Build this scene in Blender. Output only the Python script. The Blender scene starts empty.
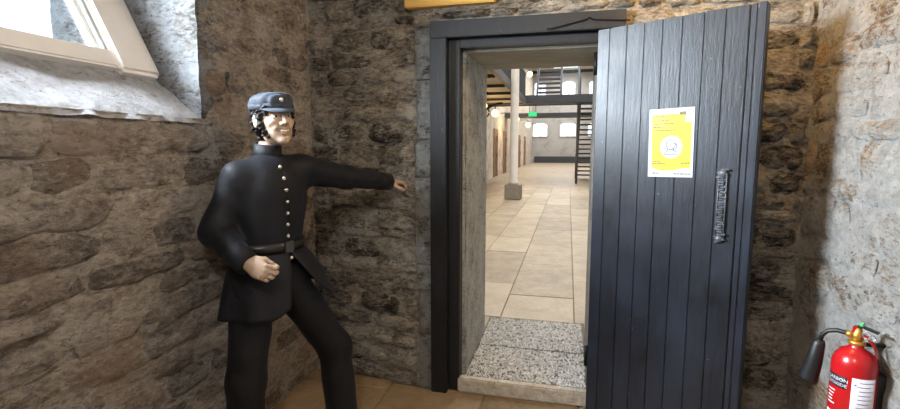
import bpy, bmesh, math, random
import numpy as np
from mathutils import Vector, Matrix, noise
R = math.radians
random.seed(7)
scene = bpy.context.scene
COL = scene.collection

# ------------------------------------------------------------------ camera
cam_d = bpy.data.cameras.new('camera'); cam = bpy.data.objects.new('camera', cam_d); COL.objects.link(cam)
cam_d.sensor_width = 36.0; cam_d.lens = 480.0 / 900.0 * 36.0; cam_d.clip_start = 0.02; cam_d.clip_end = 300
cam.location = (0, -2.80, 1.53)
cam.rotation_euler = (R(90 - 6.7), 0, R(13.8))
scene.camera = cam

# ------------------------------------------------------------------ world, daylight, exposure
world = bpy.data.worlds.new('overcast_sky'); scene.world = world; world.use_nodes = True
bg = world.node_tree.nodes['Background']; bg.inputs[0].default_value = (0.86, 0.93, 1.0, 1); bg.inputs[1].default_value = 1.6

def area(name, loc, to, sx, sy, power, col, spread=180):
    l = bpy.data.lights.new(name, 'AREA'); l.shape = 'RECTANGLE'; l.size = sx; l.size_y = sy
    l.energy = power; l.color = col; l.spread = R(spread)
    o = bpy.data.objects.new(name, l); COL.objects.link(o); o.location = loc
    o.rotation_euler = (Vector(to) - Vector(loc)).to_track_quat('-Z', 'Y').to_euler()
    return o
# daylight entering by the cell window (just outside its panes)
area('window_daylight', (-2.20, -1.52, 2.23), (-0.9, -1.38, 1.74), 0.80, 0.5, 130, (0.85, 0.93, 1.0), 100)
# daylight from the glazed roof of the hall
for k, yy in enumerate((5, 14, 23, 32, 41)):
    area('roof_daylight', (-0.4, yy, 8.4), (-0.4, yy, 0), 2.2, 7.0, 420, (1.0, 0.985, 0.955))

vs = scene.view_settings
vs.view_transform = 'Standard'; vs.look = 'None'; vs.gamma = 1.0; vs.use_curve_mapping = False; vs.exposure = 0.34

# ------------------------------------------------------------------ material helpers
def lin(c):
    return tuple(((v / 255) / 12.92 if v / 255 <= 0.04045 else ((v / 255 + 0.055) / 1.055) ** 2.4) for v in c)
def L4(c): return (*lin(c), 1.0)

class NT:
    def __init__(s, name):
        s.m = bpy.data.materials.new(name); s.m.use_nodes = True
        s.t = s.m.node_tree; s.b = s.t.nodes['Principled BSDF']; s.out = s.t.nodes['Material Output']
    def n(s, typ, **kw):
        nd = s.t.nodes.new(typ)
        for k, v in kw.items(): setattr(nd, k, v)
        return nd
    def l(s, a, b): s.t.links.new(a, b)
    def pos(s, scale=(1, 1, 1)):
        g = s.n('ShaderNodeNewGeometry'); mp = s.n('ShaderNodeMapping'); mp.inputs['Scale'].default_value = scale
        s.l(g.outputs['Position'], mp.inputs['Vector']); return mp.outputs[0]
    def obj(s, scale=(1, 1, 1)):
        g = s.n('ShaderNodeTexCoord'); mp = s.n('ShaderNodeMapping'); mp.inputs['Scale'].default_value = scale
        s.l(g.outputs['Object'], mp.inputs['Vector']); return mp.outputs[0]
    def noise(s, v, scale, detail=6, rough=0.6, dist=0.0):
        nd = s.n('ShaderNodeTexNoise'); nd.inputs['Scale'].default_value = scale; nd.inputs['Detail'].default_value = detail
        nd.inputs['Roughness'].default_value = rough; nd.inputs['Distortion'].default_value = dist
        s.l(v, nd.inputs['Vector']); return nd.outputs['Fac']
    def voro(s, v, scale, feature='F1'):
        nd = s.n('ShaderNodeTexVoronoi', feature=feature); nd.inputs['Scale'].default_value = scale
        s.l(v, nd.inputs['Vector']); return nd.outputs['Distance']
    def ramp(s, fac, stops):
        nd = s.n('ShaderNodeValToRGB'); e = nd.color_ramp.elements
        while len(e) > 1: e.remove(e[-1])
        e[0].position, e[0].color = stops[0][0], stops[0][1]
        for p, c in stops[1:]:
            x = e.new(p); x.color = c
        s.l(fac, nd.inputs[0]); return nd.outputs[0]
    def mask(s, fac, a, b):
        nd = s.n('ShaderNodeMapRange'); nd.inputs[1].default_value = a; nd.inputs[2].default_value = b
        nd.interpolation_type = 'SMOOTHSTEP'
        s.l(fac, nd.inputs[0]); return nd.outputs[0]
    def mix(s, fac, a, b, blend='MIX'):
        nd = s.n('ShaderNodeMix', data_type='RGBA', blend_type=blend)
        for sock, v in ((nd.inputs[0], fac), (nd.inputs[6], a), (nd.inputs[7], b)):
            if hasattr(v, 'is_output'): s.l(v, sock)
            else: sock.default_value = v
        return nd.outputs[2]
    def math(s, op, a, b=0.0):
        nd = s.n('ShaderNodeMath', operation=op)
        for sock, v in ((nd.inputs[0], a), (nd.inputs[1], b)):
            if hasattr(v, 'is_output'): s.l(v, sock)
            else: sock.default_value = v
        return nd.outputs[0]
    def bump(s, h, strength, dist=0.01, normal=None):
        nd = s.n('ShaderNodeBump'); nd.inputs['Strength'].default_value = strength; nd.inputs['Distance'].default_value = dist
        s.l(h, nd.inputs['Height'])
        if normal is not None: s.l(normal, nd.inputs['Normal'])
        return nd.outputs[0]
    def done(s, color=None, rough=0.8, normal=None, metal=0.0, spec=0.5):
        if color is not None:
            if hasattr(color, 'is_output'): s.l(color, s.b.inputs['Base Color'])
            else: s.b.inputs['Base Color'].default_value = color
        if hasattr(rough, 'is_output'): s.l(rough, s.b.inputs['Roughness'])
        else: s.b.inputs['Roughness'].default_value = rough
        if normal is not None: s.l(normal, s.b.inputs['Normal'])
        s.b.inputs['Metallic'].default_value = metal
        s.b.inputs['Specular IOR Level'].default_value = spec
        return s.m

def simple(name, rgb, rough=0.6, metal=0.0, var=0.12, nscale=14, bump=0.0, spec=0.5, bscale=60, emit=None):
    t = NT(name); p = t.pos()
    c = L4(rgb); n = t.noise(p, nscale, 5)
    lo = tuple(x * (1 - var) for x in c[:3]) + (1,); hi = tuple(min(1, x * (1 + var)) for x in c[:3]) + (1,)
    col = t.ramp(n, [(0.3, lo), (0.7, hi)])
    nr = t.bump(t.noise(p, bscale, 4), bump, 0.005) if bump else None
    if emit:
        t.b.inputs['Emission Color'].default_value = c; t.b.inputs['Emission Strength'].default_value = emit
    return t.done(col, rough, nr, metal, spec)

def stone_mat(name, dark, mid, light, white, wa, mortar=False, bump=1.0, wscale=3.0, tint=None, stretch=2.2):
    """weathered rubble with flaking limewash; wa = share of surface still white (0..1)"""
    t = NT(name); p = t.pos(); ps = t.pos((1, 1, stretch))
    big = t.noise(ps, 4.5, 8, 0.68, 0.6); fine = t.noise(ps, 21, 10, 0.78, 0.5); tiny = t.noise(p, 90, 6, 0.75)
    info = t.n('ShaderNodeObjectInfo')
    v = t.math('ADD', t.math('MULTIPLY', big, 0.34), t.math('MULTIPLY', fine, 0.66))
    if not mortar:
        v = t.math('ADD', v, t.math('MULTIPLY', t.math('SUBTRACT', info.outputs['Random'], 0.5), 0.12))
    col = t.ramp(v, [(0.40, L4(dark)), (0.495, L4(mid)), (0.60, L4(light))])
    if tint:
        tn = t.noise(p, 2.2, 4); col = t.mix(t.mask(tn, 0.45, 0.68), col, t.mix(0.55, col, L4(tint)))
    # whitewash flakes
    w = t.math('ADD', t.math('MULTIPLY', t.noise(p, wscale, 5, 0.65, 0.4), 0.5), t.math('MULTIPLY', t.noise(ps, 34, 7, 0.75), 0.5))
    lo = 0.66 - 0.36 * wa
    wm = t.mask(w, lo - 0.03, lo + 0.07)
    wcol = t.ramp(t.noise(p, 22, 6, 0.7), [(0.3, tuple(x * 0.62 for x in lin(white)) + (1,)), (0.62, L4(white))])
    col = t.mix(wm, col, wcol)
    # dark grime specks
    sp = t.mask(t.noise(ps, 30, 6, 0.8, 0.6), 0.575, 0.66)
    col = t.mix(t.math('MULTIPLY', sp, 0.75), col, tuple(x * 0.35 for x in lin(dark)) + (1,))
    h = t.math('ADD', t.math('MULTIPLY', fine, 1.0), t.math('MULTIPLY', tiny, 0.35))
    h = t.math('ADD', h, t.math('MULTIPLY', wm, 0.12))
    nr = t.bump(h, bump, 0.045)
    return t.done(col, 0.88, nr, 0, 0.25)

M = {}
M['left_stone'] = stone_mat('limestone_left', (104, 96, 90), (166, 155, 146), (214, 204, 193), (222, 217, 211), 0.26, tint=(160, 134, 112))
M['left_mortar'] = stone_mat('mortar_left', (116, 104, 94), (190, 178, 165), (228, 219, 208), (228, 223, 217), 0.34, True, tint=(172, 146, 122))
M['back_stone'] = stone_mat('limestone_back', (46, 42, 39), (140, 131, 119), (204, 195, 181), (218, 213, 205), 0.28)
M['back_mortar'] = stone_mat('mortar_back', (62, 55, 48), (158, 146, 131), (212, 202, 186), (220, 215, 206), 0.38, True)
M['right_stone'] = stone_mat('limestone_right', (72, 58, 46), (142, 116, 90), (190, 166, 136), (196, 194, 190), 0.56)
M['right_mortar'] = stone_mat('mortar_right', (92, 78, 64), (160, 142, 120), (200, 186, 164), (200, 198, 194), 0.68, True)
M['sill_wash'] = stone_mat('limewash_sill', (92, 76, 68), (156, 138, 124), (186, 174, 162), (206, 207, 211), 0.80, True, 0.8, 6)
M['reveal_wash'] = stone_mat('limewash_reveal', (60, 58, 58), (134, 130, 124), (172, 170, 164), (186, 189, 194), 0.52, True, 1.0, 7)
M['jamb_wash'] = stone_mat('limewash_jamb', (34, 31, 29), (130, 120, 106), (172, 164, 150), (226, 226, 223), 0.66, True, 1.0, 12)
M['door_reveal'] = stone_mat('door_reveal_stone', (96, 95, 90), (164, 162, 154), (200, 198, 190), (224, 224, 219), 0.62, True, 0.9, 5)

def slab_mat(name, dark, mid, light, rough=0.6):
    t = NT(name); p = t.pos(); info = t.n('ShaderNodeObjectInfo')
    v = t.math('ADD', t.math('MULTIPLY', t.noise(p, 3.2, 7, 0.65, 0.5), 0.6), t.math('MULTIPLY', t.noise(p, 24, 6, 0.7), 0.4))
    v = t.math('ADD', v, t.math('MULTIPLY', t.math('SUBTRACT', info.outputs['Random'], 0.5), 0.24))
    col = t.ramp(v, [(0.3, L4(dark)), (0.5, L4(mid)), (0.7, L4(light))])
    nr = t.bump(t.noise(p, 35, 7, 0.7), 0.35, 0.01)
    return t.done(col, rough, nr, 0, 0.4)
M['cell_slab'] = slab_mat('cell_flagstone', (116, 98, 74), (148, 126, 98), (170, 149, 120), 0.75)
M['hall_slab'] = slab_mat('hall_flagstone', (134, 120, 98), (166, 150, 126), (186, 171, 148), 0.5)
M['joint'] = simple('joint_dirt', (126, 114, 96), 0.95)
M['threshold'] = simple('threshold_stone', (96, 91, 85), 0.75, 0, 0.45, 30, 0.5)
M['stud'] = simple('glinting_stud_stone', (224, 221, 216), 0.25, 0, 0.35, 30, 0.2)  # pale studs carry the sparkle of the hall light in their colour
M['step'] = stone_mat('step_paint', (140, 124, 102), (182, 168, 146), (204, 192, 172), (214, 206, 192), 0.6, True, 0.3, 8)

def paint_wood(name, rgb, hi, rough=0.42, grain=(10, 10, 1.1)):
    t = NT(name); p = t.obj(grain); q = t.pos()
    g = t.noise(p, 6, 8, 0.65, 0.3); w = t.noise(q, 3.0, 5, 0.6); f = t.noise(q, 60, 4, 0.7)
    info = t.n('ShaderNodeObjectInfo')
    v = t.math('ADD', t.math('MULTIPLY', g, 0.5), t.math('MULTIPLY', w, 0.5))
    v = t.math('ADD', v, t.math('MULTIPLY', t.math('SUBTRACT', info.outputs['Random'], 0.5), 0.1))
    col = t.ramp(v, [(0.32, L4(rgb)), (0.72, L4(hi))])
    chips = t.mask(t.noise(q, 38, 2, 0.5), 0.745, 0.77)
    col = t.mix(t.math('MULTIPLY', chips, 0.5), col, L4((128, 124, 118)))
    rg = t.math('ADD', t.math('MULTIPLY', w, 0.25), rough - 0.1)
    nr = t.bump(t.math('ADD', g, t.math('MULTIPLY', f, 0.4)), 0.22, 0.006)
    return t.done(col, rg, nr, 0, 0.5)
M['door_paint'] = paint_wood('blue_black_door_paint', (8, 10, 15), (34, 41, 55), 0.38)
M['frame_paint'] = paint_wood('blue_black_frame_paint', (8, 9, 13), (31, 34, 41), 0.42)
M['lock_paint'] = paint_wood('highlit_lock_paint', (40, 43, 50), (104, 108, 116), 0.32)  # paler than the door, specular highlights of the relief put into the paint
M['old_timber'] = paint_wood('grey_limed_timber', (112, 107, 97), (176, 171, 158), 0.7, (1.2, 10, 10))
M['beam'] = paint_wood('lamplit_ochre_timber', (190, 146, 70), (226, 182, 98), 0.6, (1.2, 10, 10))  # ochre holds the warm lamplight that falls on the beam
M['white_paint'] = simple('cream_window_paint', (234, 230, 226), 0.45, 0, 0.05, 6, 0.05)
M['bead'] = simple('grey_glazing_bead', (178, 182, 178), 0.5)
M['black_iron'] = simple('black_iron', (22, 23, 26), 0.5, 0.6, 0.3, 30, 0.3)
M['grey_iron'] = simple('grey_painted_iron', (92, 96, 104), 0.5, 0.1, 0.12, 20, 0.1)
M['dark_grey_iron'] = simple('dark_grey_painted_iron', (58, 62, 70), 0.5, 0.1, 0.12, 20, 0.1)
M['column'] = simple('white_column_paint', (222, 218, 210), 0.4, 0, 0.06, 6)
M['column_base'] = simple('column_base_stone', (150, 142, 130), 0.8, 0, 0.2, 12, 0.3)
M['hall_wall'] = stone_mat('hall_limewash', (142, 128, 110), (186, 172, 154), (208, 198, 182), (226, 220, 210), 0.5, True, 0.5, 2)
M['far_wall'] = stone_mat('hall_end_wash', (128, 126, 124), (160, 157, 154), (180, 178, 175), (194, 193, 191), 0.6, True, 0.4, 1.2)
M['ceiling_wash'] = stone_mat('ceiling_limewash', (110, 90, 66), (166, 140, 104), (190, 166, 130), (206, 196, 178), 0.6, True, 0.5, 3)
M['cell_door'] = simple('red_brown_cell_door', (104, 66, 48), 0.6, 0, 0.2, 8, 0.1)
M['door_stone'] = simple('brown_door_surround', (150, 118, 92), 0.85, 0, 0.2, 8, 0.3)
M['underside'] = simple('cream_gallery_boards', (196, 184, 164), 0.7, 0, 0.12, 5, 0.1)

def glass_mat(name, tint=(0.95, 0.98, 1, 1), gl=0.12):
    t = NT(name); tr = t.n('ShaderNodeBsdfTransparent'); tr.inputs[0].default_value = tint
    g = t.n('ShaderNodeBsdfGlossy'); g.inputs['Roughness'].default_value = 0.03
    n = t.noise(t.pos(), 8, 2); mx = t.n('ShaderNodeMixShader')
    t.l(t.math('MULTIPLY', n, gl), mx.inputs[0]); t.l(tr.outputs[0], mx.inputs[1]); t.l(g.outputs[0], mx.inputs[2])
    t.l(mx.outputs[0], t.out.inputs[0]); return t.m
M['glass'] = glass_mat('window_glass')
def glow(name, rgb, s):
    t = NT(name); e = t.n('ShaderNodeEmission'); e.inputs[0].default_value = L4(rgb); e.inputs[1].default_value = s
    t.l(e.outputs[0], t.out.inputs[0]); return t.m
M['daylit_pane'] = glow('daylit_far_pane', (236, 244, 255), 2.2)
M['lamp_glow'] = glow('lamp_globe_glow', (255, 206, 120), 9.0)
M['exit_green'] = glow('exit_sign_green', (60, 190, 120), 1.4)
M['brass'] = simple('brass_fitting', (196, 150, 70), 0.35, 0.8, 0.15)

# ------------------------------------------------------------------ mesh helpers
def link(name, me, mat=None, parent=None, smooth=False):
    o = bpy.data.objects.new(name, me); COL.objects.link(o)
    if mat is not None and len(me.materials) == 0: me.materials.append(mat)
    if parent is not None: o.parent = parent
    if smooth:
        me.polygons.foreach_set('use_smooth', [True] * len(me.polygons))
    return o
def fin(name, bm, mat=None, parent=None, smooth=False, bevel=0.0, seg=2):
    if bevel > 0:
        bmesh.ops.bevel(bm, geom=[e for e in bm.edges], offset=bevel, segments=seg, affect='EDGES', clamp_overlap=True)
    bmesh.ops.recalc_face_normals(bm, faces=bm.faces[:])
    me = bpy.data.meshes.new(name); bm.to_mesh(me); bm.free()
    return link(name, me, mat, parent, smooth)
def tag(o, label, cat=None, group=None, kind=None):
    o['label'] = label
    if cat: o['category'] = cat
    if group: o['group'] = group
    if kind: o['kind'] = kind
    return o
def empty(name, loc=(0, 0, 0), rz=0.0):
    o = bpy.data.objects.new(name, None); COL.objects.link(o); o.location = loc; o.rotation_euler = (0, 0, rz); o.empty_display_size = 0.1
    return o
def add_box(bm, x0, x1, y0, y1, z0, z1, mtx=None):
    vs_ = [bm.verts.new((x, y, z)) for x in (x0, x1) for y in (y0, y1) for z in (z0, z1)]
    for f in ((0, 1, 3, 2), (4, 6, 7, 5), (0, 4, 5, 1), (2, 3, 7, 6), (0, 2, 6, 4), (1, 5, 7, 3)):
        bm.faces.new([vs_[i] for i in f])
    if mtx is not None:
        for v in vs_: v.co = mtx @ v.co
    return vs_
def box(name, x0, x1, y0, y1, z0, z1, mat, parent=None, bevel=0.0, mtx=None):
    bm = bmesh.new(); add_box(bm, x0, x1, y0, y1, z0, z1, mtx); return fin(name, bm, mat, parent, False, bevel)
def frame_of(d):
    d = Vector(d).normalized(); a = Vector((0, 0, 1)) if abs(d.z) < 0.9 else Vector((1, 0, 0))
    x = d.cross(a).normalized(); return x, d.cross(x).normalized()
def add_tube(bm, pts, rad, n=10, caps=True, flat=1.0):
    pts = [Vector(p) for p in pts]; rad = rad if hasattr(rad, '__len__') else [rad] * len(pts)
    rings = []; x = None
    for i, p in enumerate(pts):
        d = (pts[min(i + 1, len(pts) - 1)] - pts[max(i - 1, 0)]).normalized()
        if x is None: x, y = frame_of(d)
        else:
            x = (x - d * x.dot(d)).normalized(); y = d.cross(x)
        rings.append([bm.verts.new(p + rad[i] * (math.cos(a) * x + math.sin(a) * y * flat)) for a in [2 * math.pi * k / n for k in range(n)]])
    for a, b in zip(rings, rings[1:]):
        for k in range(n): bm.faces.new((a[k], a[(k + 1) % n], b[(k + 1) % n], b[k]))
    if caps:
        bm.faces.new(rings[0][::-1]); bm.faces.new(rings[-1])
def tube(name, pts, rad, mat, parent=None, n=10, flat=1.0):
    bm = bmesh.new(); add_tube(bm, pts, rad, n, True, flat); return fin(name, bm, mat, parent, True)
def lathe(name, prof, mat, parent=None, n=24, mtx=None, smooth=True):
    bm = bmesh.new(); rings = []
    for r, z in prof:
        if r < 1e-5: rings.append([bm.verts.new((0, 0, z))])
        else: rings.append([bm.verts.new((r * math.cos(2 * math.pi * k / n), r * math.sin(2 * math.pi * k / n), z)) for k in range(n)])
    for a, b in zip(rings, rings[1:]):
        for k in range(n):
            k2 = (k + 1) % n
            if len(a) == 1 and len(b) == 1: continue
            if len(a) == 1: bm.faces.new((a[0], b[k], b[k2]))
            elif len(b) == 1: bm.faces.new((a[k], a[k2], b[0]))
            else: bm.faces.new((a[k], a[k2], b[k2], b[k]))
    if mtx is not None:
        for v in bm.verts: v.co = mtx @ v.co
    return fin(name, bm, mat, parent, smooth)
def arc(c, r, a0, a1, n, ax='xz'):
    out = []
    for k in range(n + 1):
        a = R(a0 + (a1 - a0) * k / n)
        out.append((c[0] + r * math.cos(a), c[1], c[2] + r * math.sin(a)) if ax == 'xz' else (c[0], c[1] + r * math.cos(a), c[2] + r * math.sin(a)))
    return out

# ------------------------------------------------------------------ rubble walls
def fbm(p, sc, octv=4):
    return noise.fractal(Vector(p) * sc, 1.0, 2.1, octv)
def make_stone_pool(n=18):
    pool = []
    for k in range(n):
        rnd = random.Random(100 + k); nx, ny = 6, 4
        bm = bmesh.new(); g = {}
        for i in range(nx):
            for j in range(ny):
                s, t = i / (nx - 1) - 0.5, j / (ny - 1) - 0.5
                rim = i in (0, nx - 1) or j in (0, ny - 1)
                corner = i in (0, nx - 1) and j in (0, ny - 1)
                s2 = s * (0.90 if corner else 1) + rnd.uniform(-0.035, 0.035)
                t2 = t * (0.84 if corner else 1) + rnd.uniform(-0.07, 0.07)
                z = (0.15 + rnd.uniform(-0.25, 0.3)) if rim else 0.95 + rnd.uniform(-0.4, 0.45)
                if corner: z -= 0.25
                g[i, j] = bm.verts.new((s2, t2, z))
        for i in range(nx - 1):
            for j in range(ny - 1):
                bm.faces.new((g[i, j], g[i + 1, j], g[i + 1, j + 1], g[i, j + 1]))
        loop = [(i, 0) for i in range(nx)] + [(nx - 1, j) for j in range(1, ny)] + [(i, ny - 1) for i in range(nx - 2, -1, -1)] + [(0, j) for j in range(ny - 2, 0, -1)]
        back = [bm.verts.new((g[q].co.x * 0.97, g[q].co.y * 0.97, -1.3)) for q in loop]
        for a in range(len(loop)):
            b = (a + 1) % len(loop)
            bm.faces.new((g[loop[b]], g[loop[a]], back[a], back[b]))
        bmesh.ops.recalc_face_normals(bm, faces=bm.faces[:])
        me = bpy.data.meshes.new('stone'); bm.to_mesh(me); bm.free()
        me.polygons.foreach_set('use_smooth', [True] * len(me.polygons)); pool.append(me)
    return pool
POOL = make_stone_pool()
def pool_for(mat):
    out = []
    for me in POOL:
        c = me.copy(); c.materials.append(mat); out.append(c)
    return out

def rubble_wall(name, pos, rects, thick, mat, res=0.024, amp=0.016, back=True, parent=None, seed=0.0):
    """pos(s, z, d): world point at run s, height z, d metres out of the wall face"""
    bm = bmesh.new()
    for (s0, s1, z0, z1) in rects:
        nu = max(1, round((s1 - s0) / res)); nv = max(1, round((z1 - z0) / res)); g = []
        for i in range(nu + 1):
            row = []
            for j in range(nv + 1):
                s = s0 + (s1 - s0) * i / nu; z = z0 + (z1 - z0) * j / nv
                q = Vector(pos(s, z, 0)) + Vector((seed, 0, 0))
                d = amp * (0.8 * fbm((q.x * 1.0, q.y * 1.0, q.z * 1.7), 5.0) + 0.6 * fbm(q, 17.0, 3))
                row.append(bm.verts.new(pos(s, z, d)))
            g.append(row)
        for i in range(nu):
            for j in range(nv):
                bm.faces.new((g[i][j], g[i + 1][j], g[i + 1][j + 1], g[i][j + 1]))
        if back:
            q = [bm.verts.new(pos(s, z, d)) for d in (-0.03, -thick) for (s, z) in ((s0, z0), (s1, z0), (s1, z1), (s0, z1))]
            for f in ((0, 1, 2, 3), (7, 6, 5, 4), (0, 4, 5, 1), (1, 5, 6, 2), (2, 6, 7, 3), (3, 7, 4, 0)):
                bm.faces.new([q[i] for i in f])
    me = bpy.data.meshes.new(name); bm.to_mesh(me); bm.free()
    return link(name, me, mat, parent, True)

def lay_stones(parent, pos, s0, s1, z0, z1, mat, holes=(), hmin=0.075, hmax=0.15, wmin=0.13, wmax=0.42, proud=0.013, gap=0.016, seed=1, skip=0.06):
    rnd = random.Random(seed); pool = pool_for(mat); z = z0; cnt = 0
    while z < z1 - 0.04:
        h = min(rnd.uniform(hmin, hmax), z1 - z)
        s = s0 - rnd.uniform(0, 0.12)
        while s < s1 - 0.03:
            w = min(rnd.uniform(wmin, wmax) * (0.75 + h / hmax * 0.4), s1 - s)
            a, b = max(s, s0), s + w
            zz0, zz1 = z + rnd.uniform(-0.006, 0.006), z + h + rnd.uniform(-0.006, 0.006)
            for (hs0, hs1, hz0, hz1) in holes:
                if zz1 > hz0 + 0.005 and zz0 < hz1 - 0.005 and b > hs0 and a < hs1:
                    if a < hs0 - 0.05: b = hs0 - 0.004
                    elif b > hs1 + 0.05: a = hs1 + 0.004
                    elif zz0 < hz0 - 0.04: zz1 = hz0 - 0.004
                    elif zz1 > hz1 + 0.04: zz0 = hz1 + 0.004
                    else: a = b
            if b - a > 0.05 and zz1 - zz0 > 0.03 and rnd.random() > skip:
                cs, cz = (a + b) / 2, (zz0 + zz1) / 2
                c = Vector(pos(cs, cz, 0)); U = (Vector(pos(cs + 0.01, cz, 0)) - Vector(pos(cs - 0.01, cz, 0))).normalized()
                N = (Vector(pos(cs, cz, 0.01)) - c).normalized()
                V = N.cross(U); U = U if V.z > 0 else -U; V = N.cross(U)
                o = bpy.data.objects.new('stone', rnd.choice(pool)); COL.objects.link(o); o.parent = parent
                pr = proud * rnd.uniform(0.45, 1.55)
                rot = Matrix.Rotation(rnd.uniform(-0.03, 0.03), 3, 'Z')
                B = Matrix((U, V, N)).transposed() @ rot
                fl = 1 if rnd.random() < 0.5 else -1
                B = B @ Matrix.Diagonal((fl * (b - a - gap), fl * (zz1 - zz0 - gap * 0.8), pr))
                mw = B.to_4x4(); mw.translation = c + N * rnd.uniform(-0.006, 0.004)
                o.matrix_world = mw
                cnt += 1
            s += w
        z += h
    return cnt

XL, XR, CZ, CYB = -1.66, 1.17, 2.78, -4.3      # cell: left wall, right wall, ceiling height, wall behind the camera
def p_left(s, z, d): return (XL + d, s, z)
def p_right(s, z, d): return (XR - d, s, z)
def p_back(s, z, d):
    y = 0.115 * min(1.0, max(0.0, (-0.80 - s) / 0.86)); return (s, y - d, z)
WY0, WY1, WZ0, WZ1 = -2.14, -0.865, 1.665, 2.56

wl = rubble_wall('wall_left', p_left, [(CYB, WY0, 0, CZ), (WY1, 0.30, 0, CZ), (WY0, WY1, 0, WZ0), (WY0, WY1, WZ1, CZ)], 0.75, M['left_mortar'])
tag(wl, 'brown-grey rubble stone wall with worn limewash under the slanting cell window', 'wall', kind='structure')
lay_stones(wl, p_left, -2.5, 0.10, 0.0, 2.72, M['left_stone'], [(WY0, WY1, WZ0 - 0.01, WZ1)], seed=3, proud=0.018, gap=0.026, wmin=0.18, wmax=0.46, hmin=0.085, hmax=0.155)
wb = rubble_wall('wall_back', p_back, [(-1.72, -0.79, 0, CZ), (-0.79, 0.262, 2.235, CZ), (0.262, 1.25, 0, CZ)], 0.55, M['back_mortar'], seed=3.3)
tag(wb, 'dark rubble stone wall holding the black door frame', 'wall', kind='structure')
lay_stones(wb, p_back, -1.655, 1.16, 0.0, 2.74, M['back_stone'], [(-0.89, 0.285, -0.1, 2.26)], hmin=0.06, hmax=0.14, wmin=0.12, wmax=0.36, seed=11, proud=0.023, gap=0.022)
# the dressed, limewashed jamb stones beside the frame
zj = 0.0; rnd = random.Random(6)
while zj < 2.24:
    hj = min(rnd.uniform(0.16, 0.42), 2.25 - zj); wj = rnd.uniform(0.075, 0.11)
    def p_j(u, v, z0=zj, h=hj, w=wj): return (-0.803 - w + w * u, -0.012, z0 + 0.003 + (h - 0.006) * v)
    bm = bmesh.new(); nu, nv = 5, max(3, int(hj / 0.03)); g = []
    for i in range(nu + 1):
        row = []
        for jj in range(nv + 1):
            q = Vector(p_j(i / nu, jj / nv)); e = 0.012 if (i == 0 or jj in (0, nv)) else 0.0
            row.append(bm.verts.new((q.x, q.y + e + 0.010 * fbm(q, 16, 3), q.z)))
        g.append(row)
    for i in range(nu):
        for jj in range(nv): bm.faces.new((g[i][jj], g[i + 1][jj], g[i + 1][jj + 1], g[i][jj + 1]))
    bmesh.ops.solidify(bm, geom=bm.faces[:], thickness=-0.03)
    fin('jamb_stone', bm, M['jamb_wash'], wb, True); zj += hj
wr = rubble_wall('wall_right', p_right, [(CYB, 0.12, 0, CZ)], 0.5, M['right_mortar'], seed=7.1)
tag(wr, 'flaking whitewashed stone wall behind the fire extinguisher', 'wall', kind='structure')
lay_stones(wr, p_right, -1.9, 0.0, 0.0, 2.72, M['right_stone'], [], seed=23, proud=0.014, hmin=0.09, hmax=0.19)
wf = box('wall_front', XL - 0.1, XR + 0.1, CYB - 0.4, CYB, 0, CZ, M['left_mortar'])
tag(wf, 'rubble stone wall closing the cell opposite the door', 'wall', kind='structure')

# ceiling and cell floor
bm = bmesh.new(); add_box(bm, XL - 0.8, XR + 0.6, CYB - 0.4, 0.9, CZ, CZ + 0.25)
tag(fin('ceiling', bm, M['ceiling_wash']), 'limewashed ceiling of the cell', 'ceiling', kind='structure')
fl = box('floor', XL - 0.3, XR + 0.3, CYB, 0.14, -0.12, -0.012, M['joint'])
tag(fl, 'brown flagstone floor of the cell', 'floor', kind='structure')
rnd = random.Random(5)
xs = [-1.70, -1.08, -0.47, 0.10, 0.66, 1.22]
for i in range(len(xs) - 1):
    y = CYB + rnd.uniform(0, 0.4) - 0.4
    while y < 0.13:
        ln = rnd.uniform(0.75, 1.2); y1 = min(y + ln, 0.13)
        if y1 - y > 0.03:
            bm = bmesh.new(); add_box(bm, xs[i] + 0.004, xs[i + 1] - 0.004, max(y, CYB) + 0.004, y1 - 0.004, -0.05, rnd.uniform(-0.003, 0.002))
            fin('flagstone', bm, M['cell_slab'], fl, False, 0.006, 1)
        y = y1

# ------------------------------------------------------------------ window recess
def grid_surf(name, P, nu, nv, amp, mat, sc=9.0, parent=None):
    bm = bmesh.new(); g = []
    def q(u, v): return Vector(P(u, v))
    n = (q(1, 0) - q(0, 0)).cross(q(0, 1) - q(0, 0)).normalized()
    for i in range(nu + 1):
        row = []
        for j in range(nv + 1):
            p = q(i / nu, j / nv); row.append(bm.verts.new(p + n * amp * (fbm(p, sc) + 0.6 * fbm(p, sc * 2.7, 3))))
        g.append(row)
    for i in range(nu):
        for j in range(nv): bm.faces.new((g[i][j], g[i + 1][j], g[i + 1][j + 1], g[i][j + 1]))
    # body behind the face
    r = [bm.verts.new(q(u, v) - n * 0.02) for u, v in ((0, 0), (1, 0), (1, 1), (0, 1))] + [bm.verts.new(q(u, v) - n * 0.22) for u, v in ((0, 0), (1, 0), (1, 1), (0, 1))]
    for f in ((0, 1, 2, 3), (7, 6, 5, 4), (0, 4, 5, 1), (1, 5, 6, 2), (2, 6, 7, 3), (3, 7, 4, 0)): bm.faces.new([r[i] for i in f])
    me = bpy.data.meshes.new(name); bm.to_mesh(me); bm.free()
    return link(name, me, mat, parent, True)
def p_sill(u, v):     # u along the wall, v up the slope away from the room
    x = XL + 0.012 - v * 0.34; z = 1.662 + 0.268 * v - 0.020 * (1 - v) ** 6
    return (x, WY0 - 0.05 + u * (WY1 - WY0 + 0.05 + 0.03), z)
sill = grid_surf('trim_1', p_sill, 60, 18, 0.008, M['sill_wash'], 8)
tag(sill, 'sloping whitewashed window sill with flaking plaster', 'window sill', kind='structure')
def p_rev(u, v): return (XL + 0.006 - 0.80 * (1 - u), WY1 - 0.03 * (1 - u) - 0.022, 1.62 + v * 0.96)
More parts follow.
